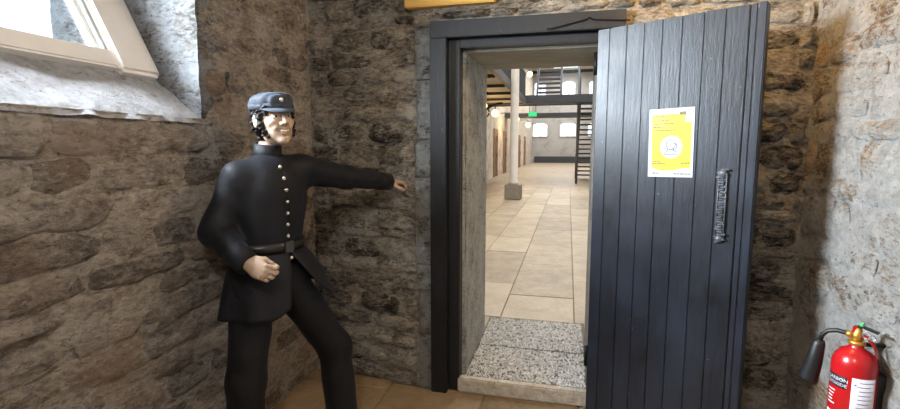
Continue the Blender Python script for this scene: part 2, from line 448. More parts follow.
rv = grid_surf('trim_2', p_rev, 34, 42, 0.009, M['reveal_wash'], 9)
tag(rv, 'flaking white reveal of the cell window next to the corner', 'window reveal', kind='structure')
bx_ = box('trim_3', XL - 0.76, XL - 0.02, WY0 - 0.2, WY0 + 0.015, 1.5, 2.6, M['reveal_wash'])
tag(bx_, 'whitewashed reveal at the far end of the cell window', 'window reveal', kind='structure')
# window: its frame leans outward with height
LEAN = R(27)
WB = Vector((-1.895, 0, 1.885)); up_w = Vector((-math.sin(LEAN), 0, math.cos(LEAN))); in_w = Vector((math.cos(LEAN), 0, math.sin(LEAN)))
def wm(y, t, d): v = WB + up_w * t + in_w * d; return Vector((v.x, y, v.z))
MW = Matrix(((0, up_w.x, in_w.x, WB.x), (1, 0, 0, 0), (0, up_w.z, in_w.z, WB.z), (0, 0, 0, 1)))     # local (y, t, d) -> world
win = empty('window_1', tuple(WB + Vector((0, -1.5, 0))))
tag(win, 'cream painted window leaning outward above the sloping sill', 'window', kind='structure')
def wbox(name, y0, y1, t0, t1, d0, d1, mat, bevel=0.004):
    bm = bmesh.new(); add_box(bm, y0, y1, t0, t1, d0, d1, MW)
    o = fin(name, bm, mat, win, False, bevel); o.matrix_parent_inverse = Matrix.Translation(win.location).inverted(); return o
wbox('frame_side', -1.105, -0.893, -0.045, 0.78, -0.05, 0.035, M['white_paint'], 0.016)
wbox('frame_side', -2.13, -1.93, -0.045, 0.78, -0.05, 0.035, M['white_paint'], 0.016)
wbox('frame_bottom', -1.93, -1.105, -0.03, 0.055, -0.05, 0.028, M['white_paint'], 0.008)
wbox('frame_top', -1.93, -1.105, 0.70, 0.78, -0.05, 0.028, M['white_paint'], 0.008)
wbox('glazing_bead', -1.125, -1.105, 0.055, 0.70, -0.03, 0.012, M['bead'], 0.003)
wbox('glazing_bead', -1.150, -1.128, 0.055, 0.70, -0.035, -0.004, M['white_paint'], 0.003)
wbox('glazing_bead', -1.93, -1.91, 0.055, 0.70, -0.03, 0.012, M['bead'], 0.003)
wbox('glazing_bar', -1.535, -1.505, 0.055, 0.70, -0.035, 0.004, M['white_paint'], 0.004)
wbox('pane', -1.505, -1.15, 0.055, 0.70, -0.026, -0.020, M['glass'], 0)
wbox('pane', -1.91, -1.535, 0.055, 0.70, -0.026, -0.020, M['glass'], 0)

# ------------------------------------------------------------------ doorway: frame, reveal, threshold
HX = 0.134
frm = empty('trim_4', (-0.75, 0, 0)); tag(frm, 'blue-black timber door frame round the cell doorway', 'door frame', kind='structure')
def child(o, par):
    o.parent = par; o.matrix_parent_inverse = Matrix.Translation(par.location).inverted() @ Matrix.Identity(4) if par.rotation_euler.z == 0 else par.matrix_world.inverted(); return o
def fbox(name, *a, mat=None, bevel=0.004, par=frm):
    return child(box(name, *a, mat or M['frame_paint'], None, bevel), par)
fbox('jamb', -0.802, -0.702, -0.035, 0.10, 0.0, 2.160)
fbox('jamb', 0.178, 0.276, -0.035, 0.10, 0.0, 2.160)
fbox('header', -0.802, 0.276, -0.040, 0.10, 2.162, 2.256)
fbox('rebate', -0.7015, -0.632, 0.022, 0.10, 0.0, 2.16, mat=M['frame_paint'])
fbox('rebate', 0.142, 0.1775, 0.022, 0.10, 0.0, 2.16)
fbox('rebate', -0.632, 0.142, 0.022, 0.10, 2.112, 2.161)
child(tube('wire', [(-0.13, -0.044, 2.176), (-0.115, -0.056, 2.172), (0.00, -0.050, 2.196), (0.07, -0.052, 2.210), (0.09, -0.056, 2.220), (0.11, -0.050, 2.208), (0.20, -0.047, 2.202), (0.295, -0.047, 2.194)], 0.0035, M['black_iron'], None, 6), frm)
# masonry round the passage
ps = box('wall_passage_left', -0.92, -0.615, 0.10, 0.86, 0.0, 2.3, M['door_reveal']); tag(ps, 'limewashed stone reveal inside the doorway, opposite the open door', 'wall', kind='structure')
def p_pl(s, z, d): return (-0.612 + d, s, z)
rv2 = rubble_wall('passage_face', p_pl, [(0.10, 0.86, 0.08, 2.11)], 0.1, M['door_reveal'], 0.04, 0.008, back=False, parent=ps)
ps2 = box('wall_passage_right', 0.155, 0.45, 0.10, 0.86, 0.0, 2.3, M['door_reveal']); tag(ps2, 'limewashed stone reveal behind the open plank door', 'wall', kind='structure')
lt = empty('trim_5', (-0.23, 0.4, 2.1)); tag(lt, 'grey limed timber lintel planks over the doorway passage', 'lintel', kind='structure')
for k, (y0, y1, dz) in enumerate(((0.10, 0.335, 0.0), (0.338, 0.60, 0.008), (0.603, 0.862, 0.014))):
    fbox('plank', -0.640, 0.17, y0, y1, 2.098 + dz, 2.30, mat=M['old_timber'], bevel=0.008, par=lt)
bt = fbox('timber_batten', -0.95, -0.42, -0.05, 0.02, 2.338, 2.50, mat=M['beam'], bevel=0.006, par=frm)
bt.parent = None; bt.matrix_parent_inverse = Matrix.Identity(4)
tag(bt, 'short timber beam in the wall above the door frame, warm lamplight painted in as ochre', 'beam', kind='structure'); bt.name = 'trim_6'

HZ = 0.09
th = empty('trim_7', (-0.23, 0.5, 0)); tag(th, 'worn stone doorstep with rows of small studs', 'doorstep', kind='structure')
fbox('step_riser', -0.640, 0.160, 0.003, 0.060, 0.0, HZ + 0.002, mat=M['step'], bevel=0.008, par=th)
fbox('slab', -0.612, 0.156, 0.062, 0.560, 0.0, HZ - 0.004, mat=M['threshold'], bevel=0.005, par=th)
fbox('slab', -0.612, 0.156, 0.566, 1.165, 0.0, HZ - 0.004, mat=M['threshold'], bevel=0.005, par=th)
bm = bmesh.new(); rnd = random.Random(9)
ny_, nx_ = 62, 44
for j in range(ny_):
    for i in range(nx_):
        y = 0.075 + (1.150 - 0.075) * j / (ny_ - 1); x = -0.600 + 0.744 * (i + 0.5 * (j % 2)) / nx_
        if abs(y - 0.563) < 0.012 or rnd.random() < 0.10: continue
        x += rnd.uniform(-0.003, 0.003); y += rnd.uniform(-0.003, 0.003); r = rnd.uniform(0.0055, 0.0088); h = rnd.uniform(0.003, 0.008)
        b = [bm.verts.new((x + r * cx, y + r * cy, HZ - 0.006)) for cx, cy in ((-1, -.5), (0, -1.1), (1, -.5), (1, .5), (0, 1.1), (-1, .5))]
        tp = [bm.verts.new((x + r * .55 * cx, y + r * .55 * cy, HZ - 0.004 + h)) for cx, cy in ((-1, -.5), (0, -1.1), (1, -.5), (1, .5), (0, 1.1), (-1, .5))]
        bm.faces.new(tp)
        for k in range(6): bm.faces.new((b[k], b[(k + 1) % 6], tp[(k + 1) % 6], tp[k]))
st = child(fin('stud', bm, M['stud']), th); st['kind'] = 'stuff'

# ------------------------------------------------------------------ the plank door, swung open into the cell
DA, DL, DT = 61.0, 0.765, 2.150
door = empty('door_1', (HX, -0.055, 0), R(DA - 90)); bpy.context.view_layer.update()
tag(door, 'blue-black plank door standing open into the cell', 'door', kind='structure')
# local: x along the door from the hinge, +y towards the wall behind, face at y = 0
edges = [0.0, 0.067, 0.158, 0.247, 0.335, 0.425, 0.520, 0.608, 0.700]
def dbox(name, x0, x1, y0, y1, z0, z1, mat, bevel=0.004):
    bm = bmesh.new(); add_box(bm, x0, x1, y0, y1, z0, z1); return fin(name, bm, mat, door, False, bevel)
for a, b in zip(edges, edges[1:]):
    dbox('plank', a + 0.0008, b - 0.0008, random.uniform(0, 0.0025), 0.030, 0.012, DT, M['door_paint'], 0.0032)
dbox('edge_board', 0.7015, 0.727, 0.004, 0.030, 0.012, DT, M['door_paint'], 0.004)
dbox('edge_board', 0.729, 0.765, -0.003, 0.058, 0.012, DT, M['door_paint'], 0.005)
for z in (0.25, 1.10, 1.92): dbox('ledge', 0.03, 0.727, 0.0305, 0.056, z, z + 0.13, M['door_paint'], 0.004)
for z in (0.34, 1.98):
    child_h = tube('hinge', [(-0.012, 0.012, z - 0.06), (-0.012, 0.012, z + 0.06)], 0.011, M['black_iron'], door, 10)
# painted-over iron lock plate
lk = dbox('lock_plate', 0.620, 0.656, -0.007, 0.0005, 1.105, 1.425, M['door_paint'], 0.003)
rnd = random.Random(4)
for k in range(30):
    z = 1.098 + 0.335 * k / 29; w = rnd.uniform(0.010, 0.016); xc = 0.638 + rnd.uniform(-0.006, 0.006)
    if k < 4 or k > 25: w += 0.004; xc = 0.638 + rnd.uniform(-0.012, 0.012)
    bm = bmesh.new(); add_box(bm, xc - w, xc + w, -0.007 - rnd.uniform(0.002, 0.010), -0.005, z - 0.0045, z + 0.0045, Matrix.Translation((xc, 0, z)) @ Matrix.Rotation(rnd.uniform(-0.22, 0.22), 4, 'Y') @ Matrix.Translation((-xc, 0, -z)))
    fin('ridge', bm, M['lock_paint'], lk, False, 0.0018, 1)

for x in (0.6215, 0.6545): tube('lock_edge', [(x, -0.008, 1.11), (x, -0.008, 1.42)], 0.0032, M['lock_paint'], lk, 6)
for z in (1.112, 1.415):
    lathe('lock_boss', [(0, 0.014), (0.010, 0.012), (0.017, 0.006), (0.020, 0), (0, 0)], M['lock_paint'], lk, 10, Matrix.Translation((0.638, -0.007, z)) @ Matrix.Rotation(R(90), 4, 'X'))

# ------------------------------------------------------------------ notice on the door
M['paper'] = simple('laminated_paper', (186, 189, 196), 0.18, 0, 0.03)
M['yellow'] = simple('yellow_print', (198, 178, 70), 0.22, 0, 0.08, 12)
M['print_grey'] = simple('grey_print', (96, 88, 52), 0.3)
M['print_ink'] = simple('line_print', (96, 98, 104), 0.3)
NW, NH, NX, NZ = 0.186, 0.292, 0.297, 1.387
note = empty('notice', (0, 0, 0)); note.parent = None
Dm = Matrix.Translation((HX, -0.055, 0)) @ Matrix.Rotation(R(DA - 90), 4, 'Z')
note.matrix_world = Dm @ Matrix.Translation((NX, -0.002, NZ)) @ Matrix.Rotation(R(-1.0), 4, 'Y') @ Matrix.Diagonal((1.13, 1, 1.14, 1))
tag(note, 'yellow and white laminated paper notice fixed to the plank door', 'notice')
def npoly(name, pts, y, mat, thick=0.0006):
    bm = bmesh.new(); a = [bm.verts.new((p[0], y, p[1])) for p in pts]; b = [bm.verts.new((p[0], y + thick, p[1])) for p in pts]
    bm.faces.new(a); bm.faces.new(b[::-1])
    for k in range(len(pts)): bm.faces.new((a[k], b[k], b[(k + 1) % len(pts)], a[(k + 1) % len(pts)]))
    return fin(name, bm, mat, note)
def rect(x0, x1, z0, z1): return [(x0, z0), (x1, z0), (x1, z1), (x0, z1)]
npoly('sheet', rect(0, NW, 0, NH), -0.0008, M['paper'])
npoly('yellow_panel', [(0.016, 0.040), (0.060, 0.026), (0.110, 0.030), (0.150, 0.040), (0.176, 0.036), (0.176, 0.232), (0.012, 0.226)], -0.0014, M['yellow'])
npoly('header_band', rect(0.012, 0.150, 0.228, 0.268), -0.0014, M['yellow'])
npoly('logo_block', rect(0.126, 0.152, 0.262, 0.276), -0.0016, M['print_grey'])
circ = [(0.096 + 0.046 * math.cos(a), 0.128 + 0.048 * math.sin(a)) for a in [2 * math.pi * k / 32 for k in range(32)]]
npoly('white_disc', circ, -0.0020, M['paper'])
for (x0, x1, z) in ((0.018, 0.076, 0.258), (0.018, 0.086, 0.240), (0.018, 0.104, 0.226), (0.018, 0.094, 0.212), (0.018, 0.112, 0.198), (0.018, 0.058, 0.066), (0.018, 0.074, 0.056), (0.138, 0.172, 0.058), (0.110, 0.178, 0.012), (0.02, 0.05, 0.014)):
    x = x0; rr = random.Random(int(z * 1e4))
    while x < x1:
        w = rr.uniform(0.006, 0.016); npoly('print_line', rect(x, min(x + w, x1), z, z + 0.0045), -0.0022, M['print_grey']); x += w + 0.003
def stroke(pts): 
    bm = bmesh.new(); add_tube(bm, [(p[0], -0.0024, p[1]) for p in pts], 0.0015, 5, True); return fin('line_drawing', bm, M['print_ink'], note)
def el(cx, cz, rx, rz, a0, a1, n=14): return [(cx + rx * math.cos(R(a0 + (a1 - a0) * k / n)), cz + rz * math.sin(R(a0 + (a1 - a0) * k / n))) for k in range(n + 1)]
stroke(el(0.094, 0.140, 0.019, 0.021, 0, 360)); stroke(el(0.110, 0.131, 0.010, 0.012, 120, -120))
stroke([(0.080, 0.124), (0.082, 0.112), (0.072, 0.106), (0.068, 0.098), (0.124, 0.098), (0.120, 0.107), (0.108, 0.112), (0.106, 0.119)])
stroke([(0.086, 0.114), (0.096, 0.120), (0.104, 0.113)])

# ------------------------------------------------------------------ fire extinguisher
M['red'] = simple('extinguisher_red', (158, 20, 24), 0.25, 0, 0.06, 8)
M['red2'] = simple('label_red', (200, 52, 50), 0.35, 0, 0.05, 8)
M['black_plastic'] = simple('black_plastic', (18, 18, 20), 0.45, 0, 0.15, 40, 0.15)
M['label_black'] = simple('label_black', (16, 17, 24), 0.4)
M['label_white'] = simple('label_white', (206, 200, 208), 0.4, 0, 0.04)
M['label_blue'] = simple('label_blue', (60, 120, 170), 0.4)
M['label_ink'] = simple('label_ink', (120, 116, 128), 0.5)
M['tag_green'] = simple('green_tag', (70, 170, 100), 0.5)
EX, EY, EB, ET = 1.068, -0.762, 0.20, 0.715     # axis and body bottom / shoulder start
ex = empty('fire_extinguisher', (EX, EY, EB)); tag(ex, 'red carbon dioxide fire extinguisher with black horn hung on the white wall', 'fire extinguisher')
ER = 0.070
H_ = ET - EB
lathe('cylinder_body', [(0, 0), (ER * .8, 0.002), (ER * .98, 0.02), (ER, 0.04), (ER, H_), (ER * .97, H_ + .020), (ER * .86, H_ + .042), (ER * .66, H_ + .060), (ER * .42, H_ + .070), (0.022, H_ + .078), (0.022, H_ + 0.095), (0, H_ + 0.095)], M['red'], ex, 40)
lathe('neck_ring', [(0.024, H_ + .086), (0.027, H_ + .089), (0.027, H_ + .098), (0.024, H_ + .100), (0, H_ + .100)], M['brass'], ex, 20)
va = lathe('valve', [(0, H_ + .098), (0.017, H_ + .098), (0.018, H_ + .125), (0.014, H_ + .132), (0.012, H_ + .150), (0, H_ + .152)], M['brass'], ex, 16)
# local directions: camera-side view, levers run roughly along +y(away)/-y
ang = math.atan2(-0.8, 0.35)
ca, sa = math.cos(R(-42)), math.sin(R(-42))
def E(a, b, z): return (a * ca - b * sa, a * sa + b * ca, z)      # a: towards picture right, b: away
def exbar(name, pts, w, t, mat, par=ex):
    bm = bmesh.new(); rows = []
    for (a, z) in pts: rows.append([bm.verts.new(E(a, s * w, z + q * t)) for s, q in ((-1, -1), (1, -1), (1, 1), (-1, 1))])
    for r0, r1 in zip(rows, rows[1:]):
        for k in range(4): bm.faces.new((r0[k], r0[(k + 1) % 4], r1[(k + 1) % 4], r1[k]))
    bm.faces.new(rows[0][::-1]); bm.faces.new(rows[-1]); return fin(name, bm, mat, par, False, 0.0015, 1)
exbar('lever', [(-0.014, H_ + .150), (0.01, H_ + .157), (0.035, H_ + .152), (0.060, H_ + .146)], 0.011, 0.0035, M['black_plastic'])
exbar('carry_handle', [(0.0, H_ + .128), (0.03, H_ + .120), (0.052, H_ + .095), (0.062, H_ + .06), (0.066, H_ + .045)], 0.012, 0.0035, M['red'])
exbar('carry_handle', [(-0.015, H_ + .138), (0.0, H_ + .150)], 0.012, 0.010, M['red'])
exbar('green_seal', [(0.004, H_ + .162), (0.016, H_ + .165)], 0.007, 0.007, M['tag_green'])
tube('safety_pin', [E(0.030 + 0.013 * math.cos(a), -0.014, H_ + .132 + 0.013 * math.sin(a)) for a in [2 * math.pi * k / 14 for k in range(15)]], 0.002, simple('steel_ring', (190, 188, 184), 0.25, 0.9), ex, 6)
tube('safety_pin', [E(0.046 + 0.010 * math.cos(a), -0.012, H_ + .126 + 0.010 * math.sin(a)) for a in [2 * math.pi * k / 14 for k in range(15)]], 0.002, bpy.data.materials['steel_ring'], ex, 6)
hose_pts = [E(-0.010, -0.004, H_ + .118), E(-0.03, -0.006, H_ + .121), E(-0.06, -0.008, H_ + .122), E(-0.088, -0.010, H_ + .112), E(-0.104, -0.012, H_ + .092), E(-0.110, -0.013, H_ + .064)]
tube('hose', hose_pts, 0.0085, M['black_plastic'], ex, 10)
tube('hose_fitting', [E(-0.012, -0.004, H_ + .118), E(-0.032, -0.006, H_ + .121)], 0.013, M['brass'], ex, 12)
tube('horn', [E(-0.108, -0.012, H_ + .070), E(-0.112, -0.013, H_ + .056), E(-0.122, -0.013, H_ - .02), E(-0.136, -0.014, H_ - .092), E(-0.138, -0.014, H_ - .104), E(-0.138, -0.014, H_ - .100)], [0.015, 0.022, 0.028, 0.033, 0.034, 0.026], M['black_plastic'], ex, 20)
def wrap(name, a0, a1, z0, z1, mat, off=0.0008, slant=0.0, n=14, par=ex):
    bm = bmesh.new(); g = []
    for k in range(n + 1):
        f = k / n; a = R(a0 + (a1 - a0) * f)
        row = []
        for zz in (z0, z1):
            for rr in (ER - 0.001, ER + off): row.append(bm.verts.new((rr * math.cos(a), rr * math.sin(a), zz + slant * f)))
        g.append(row)
    for r0, r1 in zip(g, g[1:]):
        for p, q in ((1, 3), (3, 2), (2, 0), (0, 1)): bm.faces.new((r0[p], r1[p], r1[q], r0[q]))
    bm.faces.new((g[0][0], g[0][1], g[0][3], g[0][2])); bm.faces.new((g[-1][0], g[-1][2], g[-1][3], g[-1][1]))
    return fin(name, bm, mat, par, True)
# view direction from the extinguisher to the camera is about -116 degrees
VA = math.degrees(math.atan2(-2.80 - EY, 0 - EX))
def text_mesh(txt, size):
    c = bpy.data.curves.new('text', 'FONT'); c.body = txt; c.size = size; c.resolution_u = 2
    o = bpy.data.objects.new('tmp', c); COL.objects.link(o); bpy.context.view_layer.update()
    me = bpy.data.meshes.new_from_object(o.evaluated_get(bpy.context.evaluated_depsgraph_get()))
    bpy.data.objects.remove(o); return me
def wrap_text(txt, size, adeg, z, mat, off=0.0014):
    me = text_mesh(txt, size)
    for v in me.vertices:
        a = R(adeg) + v.co.x / ER; v.co = Vector(((ER + off) * math.cos(a), (ER + off) * math.sin(a), z + v.co.y))
    return link('lettering', me, mat, ex)
wrap('black_label', VA - 78, VA - 14, H_ - .074, H_ - .028, M['label_black'])
wrap_text('CARBON', 0.0185, VA - 73, H_ - .049, M['label_white'])
wrap_text('DIOXIDE', 0.0185, VA - 73, H_ - .068, M['label_white'])
wrap('white_label', VA - 2, VA + 62, H_ - .30, H_ - .022, M['label_white'])
rnd = random.Random(2)
for k in range(9):
    z = H_ - .038 - k * 0.016; wrap('print_line', VA + 10 + rnd.uniform(0, 6), VA + 44 + rnd.uniform(0, 14), z, z + 0.003, M['label_ink'], 0.0014, 0, 5)
wrap('print_mark', VA + 4, VA + 9, H_ - .050, H_ - .044, M['label_blue'], 0.0014, 0, 3)
for k in range(5):
    z = H_ - .094 - k * 0.013; wrap('print_line', VA - 70, VA - 52 + rnd.uniform(0, 20), z, z + 0.004, M['label_white'], 0.0012, 0, 5)
wrap('white_mark', VA - 70, VA - 46, H_ - .30, H_ - .175, M['label_white'], 0.0012)
bm = bmesh.new(); add_box(bm, 0.060, XR - EX - 0.006, -0.022, 0.022, 0.06, H_ - 0.02); fin('wall_bracket', bm, M['black_plastic'], ex, False, 0.004)
box('wall_hook', 0.015, XR - EX - 0.004, -0.010, 0.010, H_ + 0.082, H_ + .094, M['black_iron'], ex, 0.002)

# ------------------------------------------------------------------ mannequin in guard's uniform: surfaces grown from distance fields
def cone(P, a, b, ra, rb):
    a = np.array(a, float); b = np.array(b, float); ab = b - a
    t = np.clip(((P - a) @ ab) / (ab @ ab), 0, 1)
    return np.linalg.norm(P - a - t[:, None] * ab, axis=1) - (ra + (rb - ra) * t)
def ell(P, c, r, rot=None):
    q = P - np.array(c, float)
    if rot is not None: q = q @ np.array(rot)
    r = np.array(r, float); k0 = np.linalg.norm(q / r, axis=1); k1 = np.linalg.norm(q / (r * r), axis=1) + 1e-9
    return k0 * (k0 - 1) / k1
def smin(a, b, k):
    h = np.clip(0.5 + 0.5 * (b - a) / k, 0, 1); return b + (a - b) * h - k * h * (1 - h)
def smax(a, b, k): return -smin(-a, -b, k)
def chain(P, pts, rad, k=0.02):
    d = None
    for i in range(len(pts) - 1):
        c = cone(P, pts[i], pts[i + 1], rad[i], rad[i + 1]); d = c if d is None else smin(d, c, k)
    return d
def nets(f, lo, hi, h):
    lo = np.array(lo, float); n = np.ceil((np.array(hi) - lo) / h).astype(int) + 1
    ax = [lo[i] + h * np.arange(n[i]) for i in range(3)]
    G = np.stack(np.meshgrid(*ax, indexing='ij'), -1).reshape(-1, 3)
    V = np.concatenate([f(G[i:i + 400000]) for i in range(0, len(G), 400000)]).reshape(n)
    ins = V < 0
    c = [ins[i:n[0] - 1 + i, j:n[1] - 1 + j, k:n[2] - 1 + k] for i in (0, 1) for j in (0, 1) for k in (0, 1)]
    s = sum(x.astype(int) for x in c); act = (s > 0) & (s < 8)
    idx = -np.ones(act.shape, int); cells = np.argwhere(act); idx[act] = np.arange(len(cells))
    acc = np.zeros((len(cells), 3)); cnt = np.zeros(len(cells))
    cor = [(i, j, k) for i in (0, 1) for j in (0, 1) for k in (0, 1)]
    for a in range(8):
        for b in range(a + 1, 8):
            A, B = np.array(cor[a]), np.array(cor[b])
            if abs(A - B).sum() != 1: continue
            va = V[tuple((cells + A).T)]; vb = V[tuple((cells + B).T)]
            m = (va < 0) != (vb < 0); t = np.where(m, va / np.where(va - vb == 0, 1, va - vb), 0)
            acc[m] += (A + t[:, None] * (B - A))[m]; cnt[m] += 1
    verts = lo + h * (cells + acc / cnt[:, None]); faces = []
    for d in range(3):
        e = np.eye(3, dtype=int)[d]; u, w = [np.eye(3, dtype=int)[(d + q) % 3] for q in (1, 2)]
        a = ins[tuple(slice(0, n[i] - e[i]) for i in range(3))]; b = ins[tuple(slice(e[i], n[i]) for i in range(3))]
        for x, flip in ((a & ~b, False), (~a & b, True)):
            p = np.argwhere(x); ok = (p[:, (d + 1) % 3] > 0) & (p[:, (d + 2) % 3] > 0) & (p[:, (d + 1) % 3] < n[(d + 1) % 3] - 1) & (p[:, (d + 2) % 3] < n[(d + 2) % 3] - 1); p = p[ok]
            q = np.stack([idx[tuple((p - o).T)] for o in (0 * e, u, u + w, w)], 1)
            q = q[(q >= 0).all(1)]
            faces.append(q[:, ::-1] if flip else q)
    return verts, np.concatenate(faces)
def sdf_mesh(parts):
    vs_, fs_, o = [], [], 0
    for f, lo, hi, h in parts:
        v, q = nets(f, lo, hi, h); vs_.append(v); fs_.append(q + o); o += len(v)
    return np.concatenate(vs_), np.concatenate(fs_)

MO = np.array([-1.364, -0.871, 0.0]); FR = np.array([0.933, -0.359, 0]); LFT = np.array([0.359, 0.933, 0])
def loc(x, y, z):
    d = np.array([x, y, z]) - MO; return np.array([d @ FR, d @ LFT, z])
MM = Matrix(((FR[0], LFT[0], 0, MO[0]), (FR[1], LFT[1], 0, MO[1]), (0, 0, 1, 0), (0, 0, 0, 1)))
def mesh_obj(name, vf, mat, parent=None):
    v, f = vf; me = bpy.data.meshes.new(name); me.from_pydata(v.tolist(), [], f.tolist()); me.update()
    return link(name, me, mat, parent, True)

def wool(name, rgb, hi, rough=0.8, sheen=0.25):
    t = NT(name); p = t.pos()
    v = t.math('ADD', t.math('MULTIPLY', t.noise(p, 7, 5), 0.6), t.math('MULTIPLY', t.noise(p, 180, 3), 0.4))
    col = t.ramp(v, [(0.35, L4(rgb)), (0.68, L4(hi))]); nr = t.bump(t.math('ADD', t.noise(p, 9, 4, 0.6), t.math('MULTIPLY', t.noise(p, 240, 2), 0.08)), 0.35, 0.02)
    t.b.inputs['Sheen Weight'].default_value = sheen; t.b.inputs['Sheen Roughness'].default_value = 0.4
    t.b.inputs['Sheen Tint'].default_value = (0.6, 0.7, 0.9, 1)
    return t.done(col, rough, nr, 0, 0.3)
M['wool'] = wool('navy_wool', (9, 10, 14), (22, 24, 33), 0.62, 0.05)
M['trouser'] = wool('black_trouser_cloth', (9, 9, 12), (19, 19, 23), 0.7, 0.04)
M['capcloth'] = wool('blue_grey_cap_cloth', (36, 40, 48), (66, 72, 83), 0.75, 0.10)
M['leather'] = simple('black_leather', (16, 16, 18), 0.35, 0, 0.2, 20, 0.1)
M['skin'] = simple('painted_wax_skin', (176, 152, 132), 0.5, 0, 0.16, 26, 0.12, 0.4, 90)
M['hair'] = simple('dark_hair', (30, 24, 21), 0.8, 0, 0.4, 50, 0.6, 0.5, 120)
M['lip'] = simple('painted_lip', (158, 112, 98), 0.45, 0, 0.1)
M['teeth'] = simple('teeth_white', (226, 220, 206), 0.3, 0, 0.05)
M['eye'] = simple('eye_white', (196, 190, 182), 0.2, 0, 0.05)
M['iris'] = simple('dark_iris', (30, 22, 18), 0.2)
M['button'] = simple('silver_button', (206, 202, 190), 0.25, 0.7, 0.1)

# joints in the mannequin's own frame (front, left, up)
RSH, LSH = loc(-1.418, -0.955, 1.400), loc(-1.262, -0.700, 1.425)
REL, RWR = loc(-1.478, -1.048, 1.172), loc(-1.290, -1.120, 1.070)
LEL, LWR = loc(-1.165, -0.415, 1.375), loc(-1.045, -0.150, 1.335)
LHP, LKN, LAN = loc(-1.295, -0.815, 0.91), loc(-1.135, -0.650, 0.520), loc(-1.075, -0.690, 0.085)
RHP, RKN, RAN = loc(-1.365, -0.965, 0.91), loc(-1.365, -1.045, 0.490), loc(-1.375, -1.075, 0.085)
HC = loc(-1.331, -0.805, 1.661)      # head centre
NB = np.array([-0.03, 0.050, 1.475])
HYAW = R(-11); HPT = R(-5)             # head turn / tilt
hr = Matrix.Rotation(HYAW, 3, 'Z') @ Matrix.Rotation(HPT, 3, 'Y') @ Matrix.Rotation(R(4), 3, 'X')
HR = np.array(hr)                    # columns: head axes in the mannequin frame

def f_head(P):
    p = (P - HC) @ HR
    q = p.copy(); q[:, 1] = np.abs(q[:, 1])
    d = ell(p, (-0.014, 0, 0.030), (0.100, 0.078, 0.095))
    d = smin(d, ell(p, (0.030, 0, -0.040), (0.066, 0.060, 0.076)), 0.03)
    d = smin(d, ell(p, (0.012, 0, -0.075), (0.062, 0.056, 0.040)), 0.03)              # jaw
    d = smin(d, ell(p, (0.074, 0, -0.103), (0.022, 0.024, 0.018)), 0.022)             # chin
    d = smin(d, ell(q, (0.064, 0.040, -0.022), (0.024, 0.022, 0.018)), 0.018)         # cheekbones
    d = smin(d, ell(q, (0.078, 0.030, -0.045), (0.016, 0.014, 0.014)), 0.012)         # raised smile cheeks
    d = smin(d, cone(q, (0.084, 0.0, 0.026), (0.074, 0.040, 0.027), 0.013, 0.011), 0.012)   # brow
    d = smax(d, -ell(q, (0.100, 0.031, 0.006), (0.016, 0.018, 0.011)), 0.010)         # eye sockets
    d = smin(d, ell(q, (0.080, 0.031, 0.006), (0.0115, 0.014, 0.0115)), 0.004)        # lids
    d = smin(d, chain(p, [(0.091, 0, 0.022), (0.104, 0, -0.004), (0.118, 0, -0.026)], [0.008, 0.0085, 0.0115], 0.006), 0.009)   # nose
    d = smin(d, ell(q, (0.104, 0.012, -0.030), (0.012, 0.0085, 0.009)), 0.006)        # wings
    d = smax(d, -cone(q, (0.106, 0.0, -0.066), (0.080, 0.031, -0.053), 0.0085, 0.005), 0.004)   # smiling mouth
    d = smin(d, cone(q, (0.0985, 0.0, -0.0555), (0.080, 0.030, -0.047), 0.0050, 0.003), 0.004)
    d = smin(d, cone(q, (0.0975, 0.0, -0.0775), (0.079, 0.028, -0.060), 0.0062, 0.003), 0.005)
    e = ell(q, (-0.014, 0.080, -0.004), (0.020, 0.010, 0.032)); e = smax(e, -ell(q, (-0.008, 0.090, -0.002), (0.010, 0.009, 0.019)), 0.006)
    return smin(d, e, 0.006)
def hb(P, w, d_, n_, s_, curl, thumb, sc=1.0):
    """hand: wrist w, d_ towards the knuckles, n_ out of the back of the hand, s_ towards the thumb"""
    d_, n_, s_ = [np.array(v, float) / np.linalg.norm(v) for v in (d_, n_, s_)]
    def X(a, b, c): return np.array(w) + sc * (a * d_ + b * s_ + c * n_)
    B = np.stack([d_, s_, n_], 1)
    r = cone(P, X(-0.05, 0, 0), X(0.01, 0, 0), 0.030 * sc, 0.027 * sc)
    r = smin(r, ell(P, X(0.050, 0.0, 0.0), np.array((0.056, 0.042, 0.017)) * sc, B), 0.02)
    r = smin(r, ell(P, X(0.030, 0.022, -0.010), np.array((0.034, 0.018, 0.016)) * sc, B), 0.012)
    for b, L, rad in ((0.029, 0.082, 0.0092), (0.010, 0.090, 0.0095), (-0.010, 0.084, 0.0090), (-0.028, 0.066, 0.0080)):
        p = [X(0.088 - abs(b - 0.008) * 0.25, b, 0.002)]; a = 0.0; seg = (0.46, 0.30, 0.24)
        for k in range(3):
            a += curl[k]; p.append(p[-1] + sc * L * seg[k] * (math.cos(a) * d_ - math.sin(a) * n_ + 0.06 * b / 0.03 * s_))
        r = smin(r, chain(P, p, [rad * sc * 1.08, rad * sc, rad * .92 * sc, rad * .8 * sc], 0.004), 0.005)
    tp = [X(0.018, 0.028, -0.010)]
    for (fa, fb, fc, L) in thumb: tp.append(tp[-1] + sc * L * np.array(fa * d_ + fb * s_ + fc * n_))
    return smin(r, chain(P, tp, [0.013 * sc, 0.011 * sc, 0.010 * sc, 0.008 * sc][:len(tp)], 0.006), 0.010)
RH_d = np.array([0.80, 0.22, -0.34]); RH_s = np.array([0.30, 0.34, 0.86])
RH_n = np.cross(RH_s, RH_d); RH_n /= np.linalg.norm(RH_n)
if RH_n[1] > 0: RH_n = -RH_n
RH_s = np.cross(RH_d, RH_n); RH_s = RH_s if RH_s[2] > 0 else -RH_s
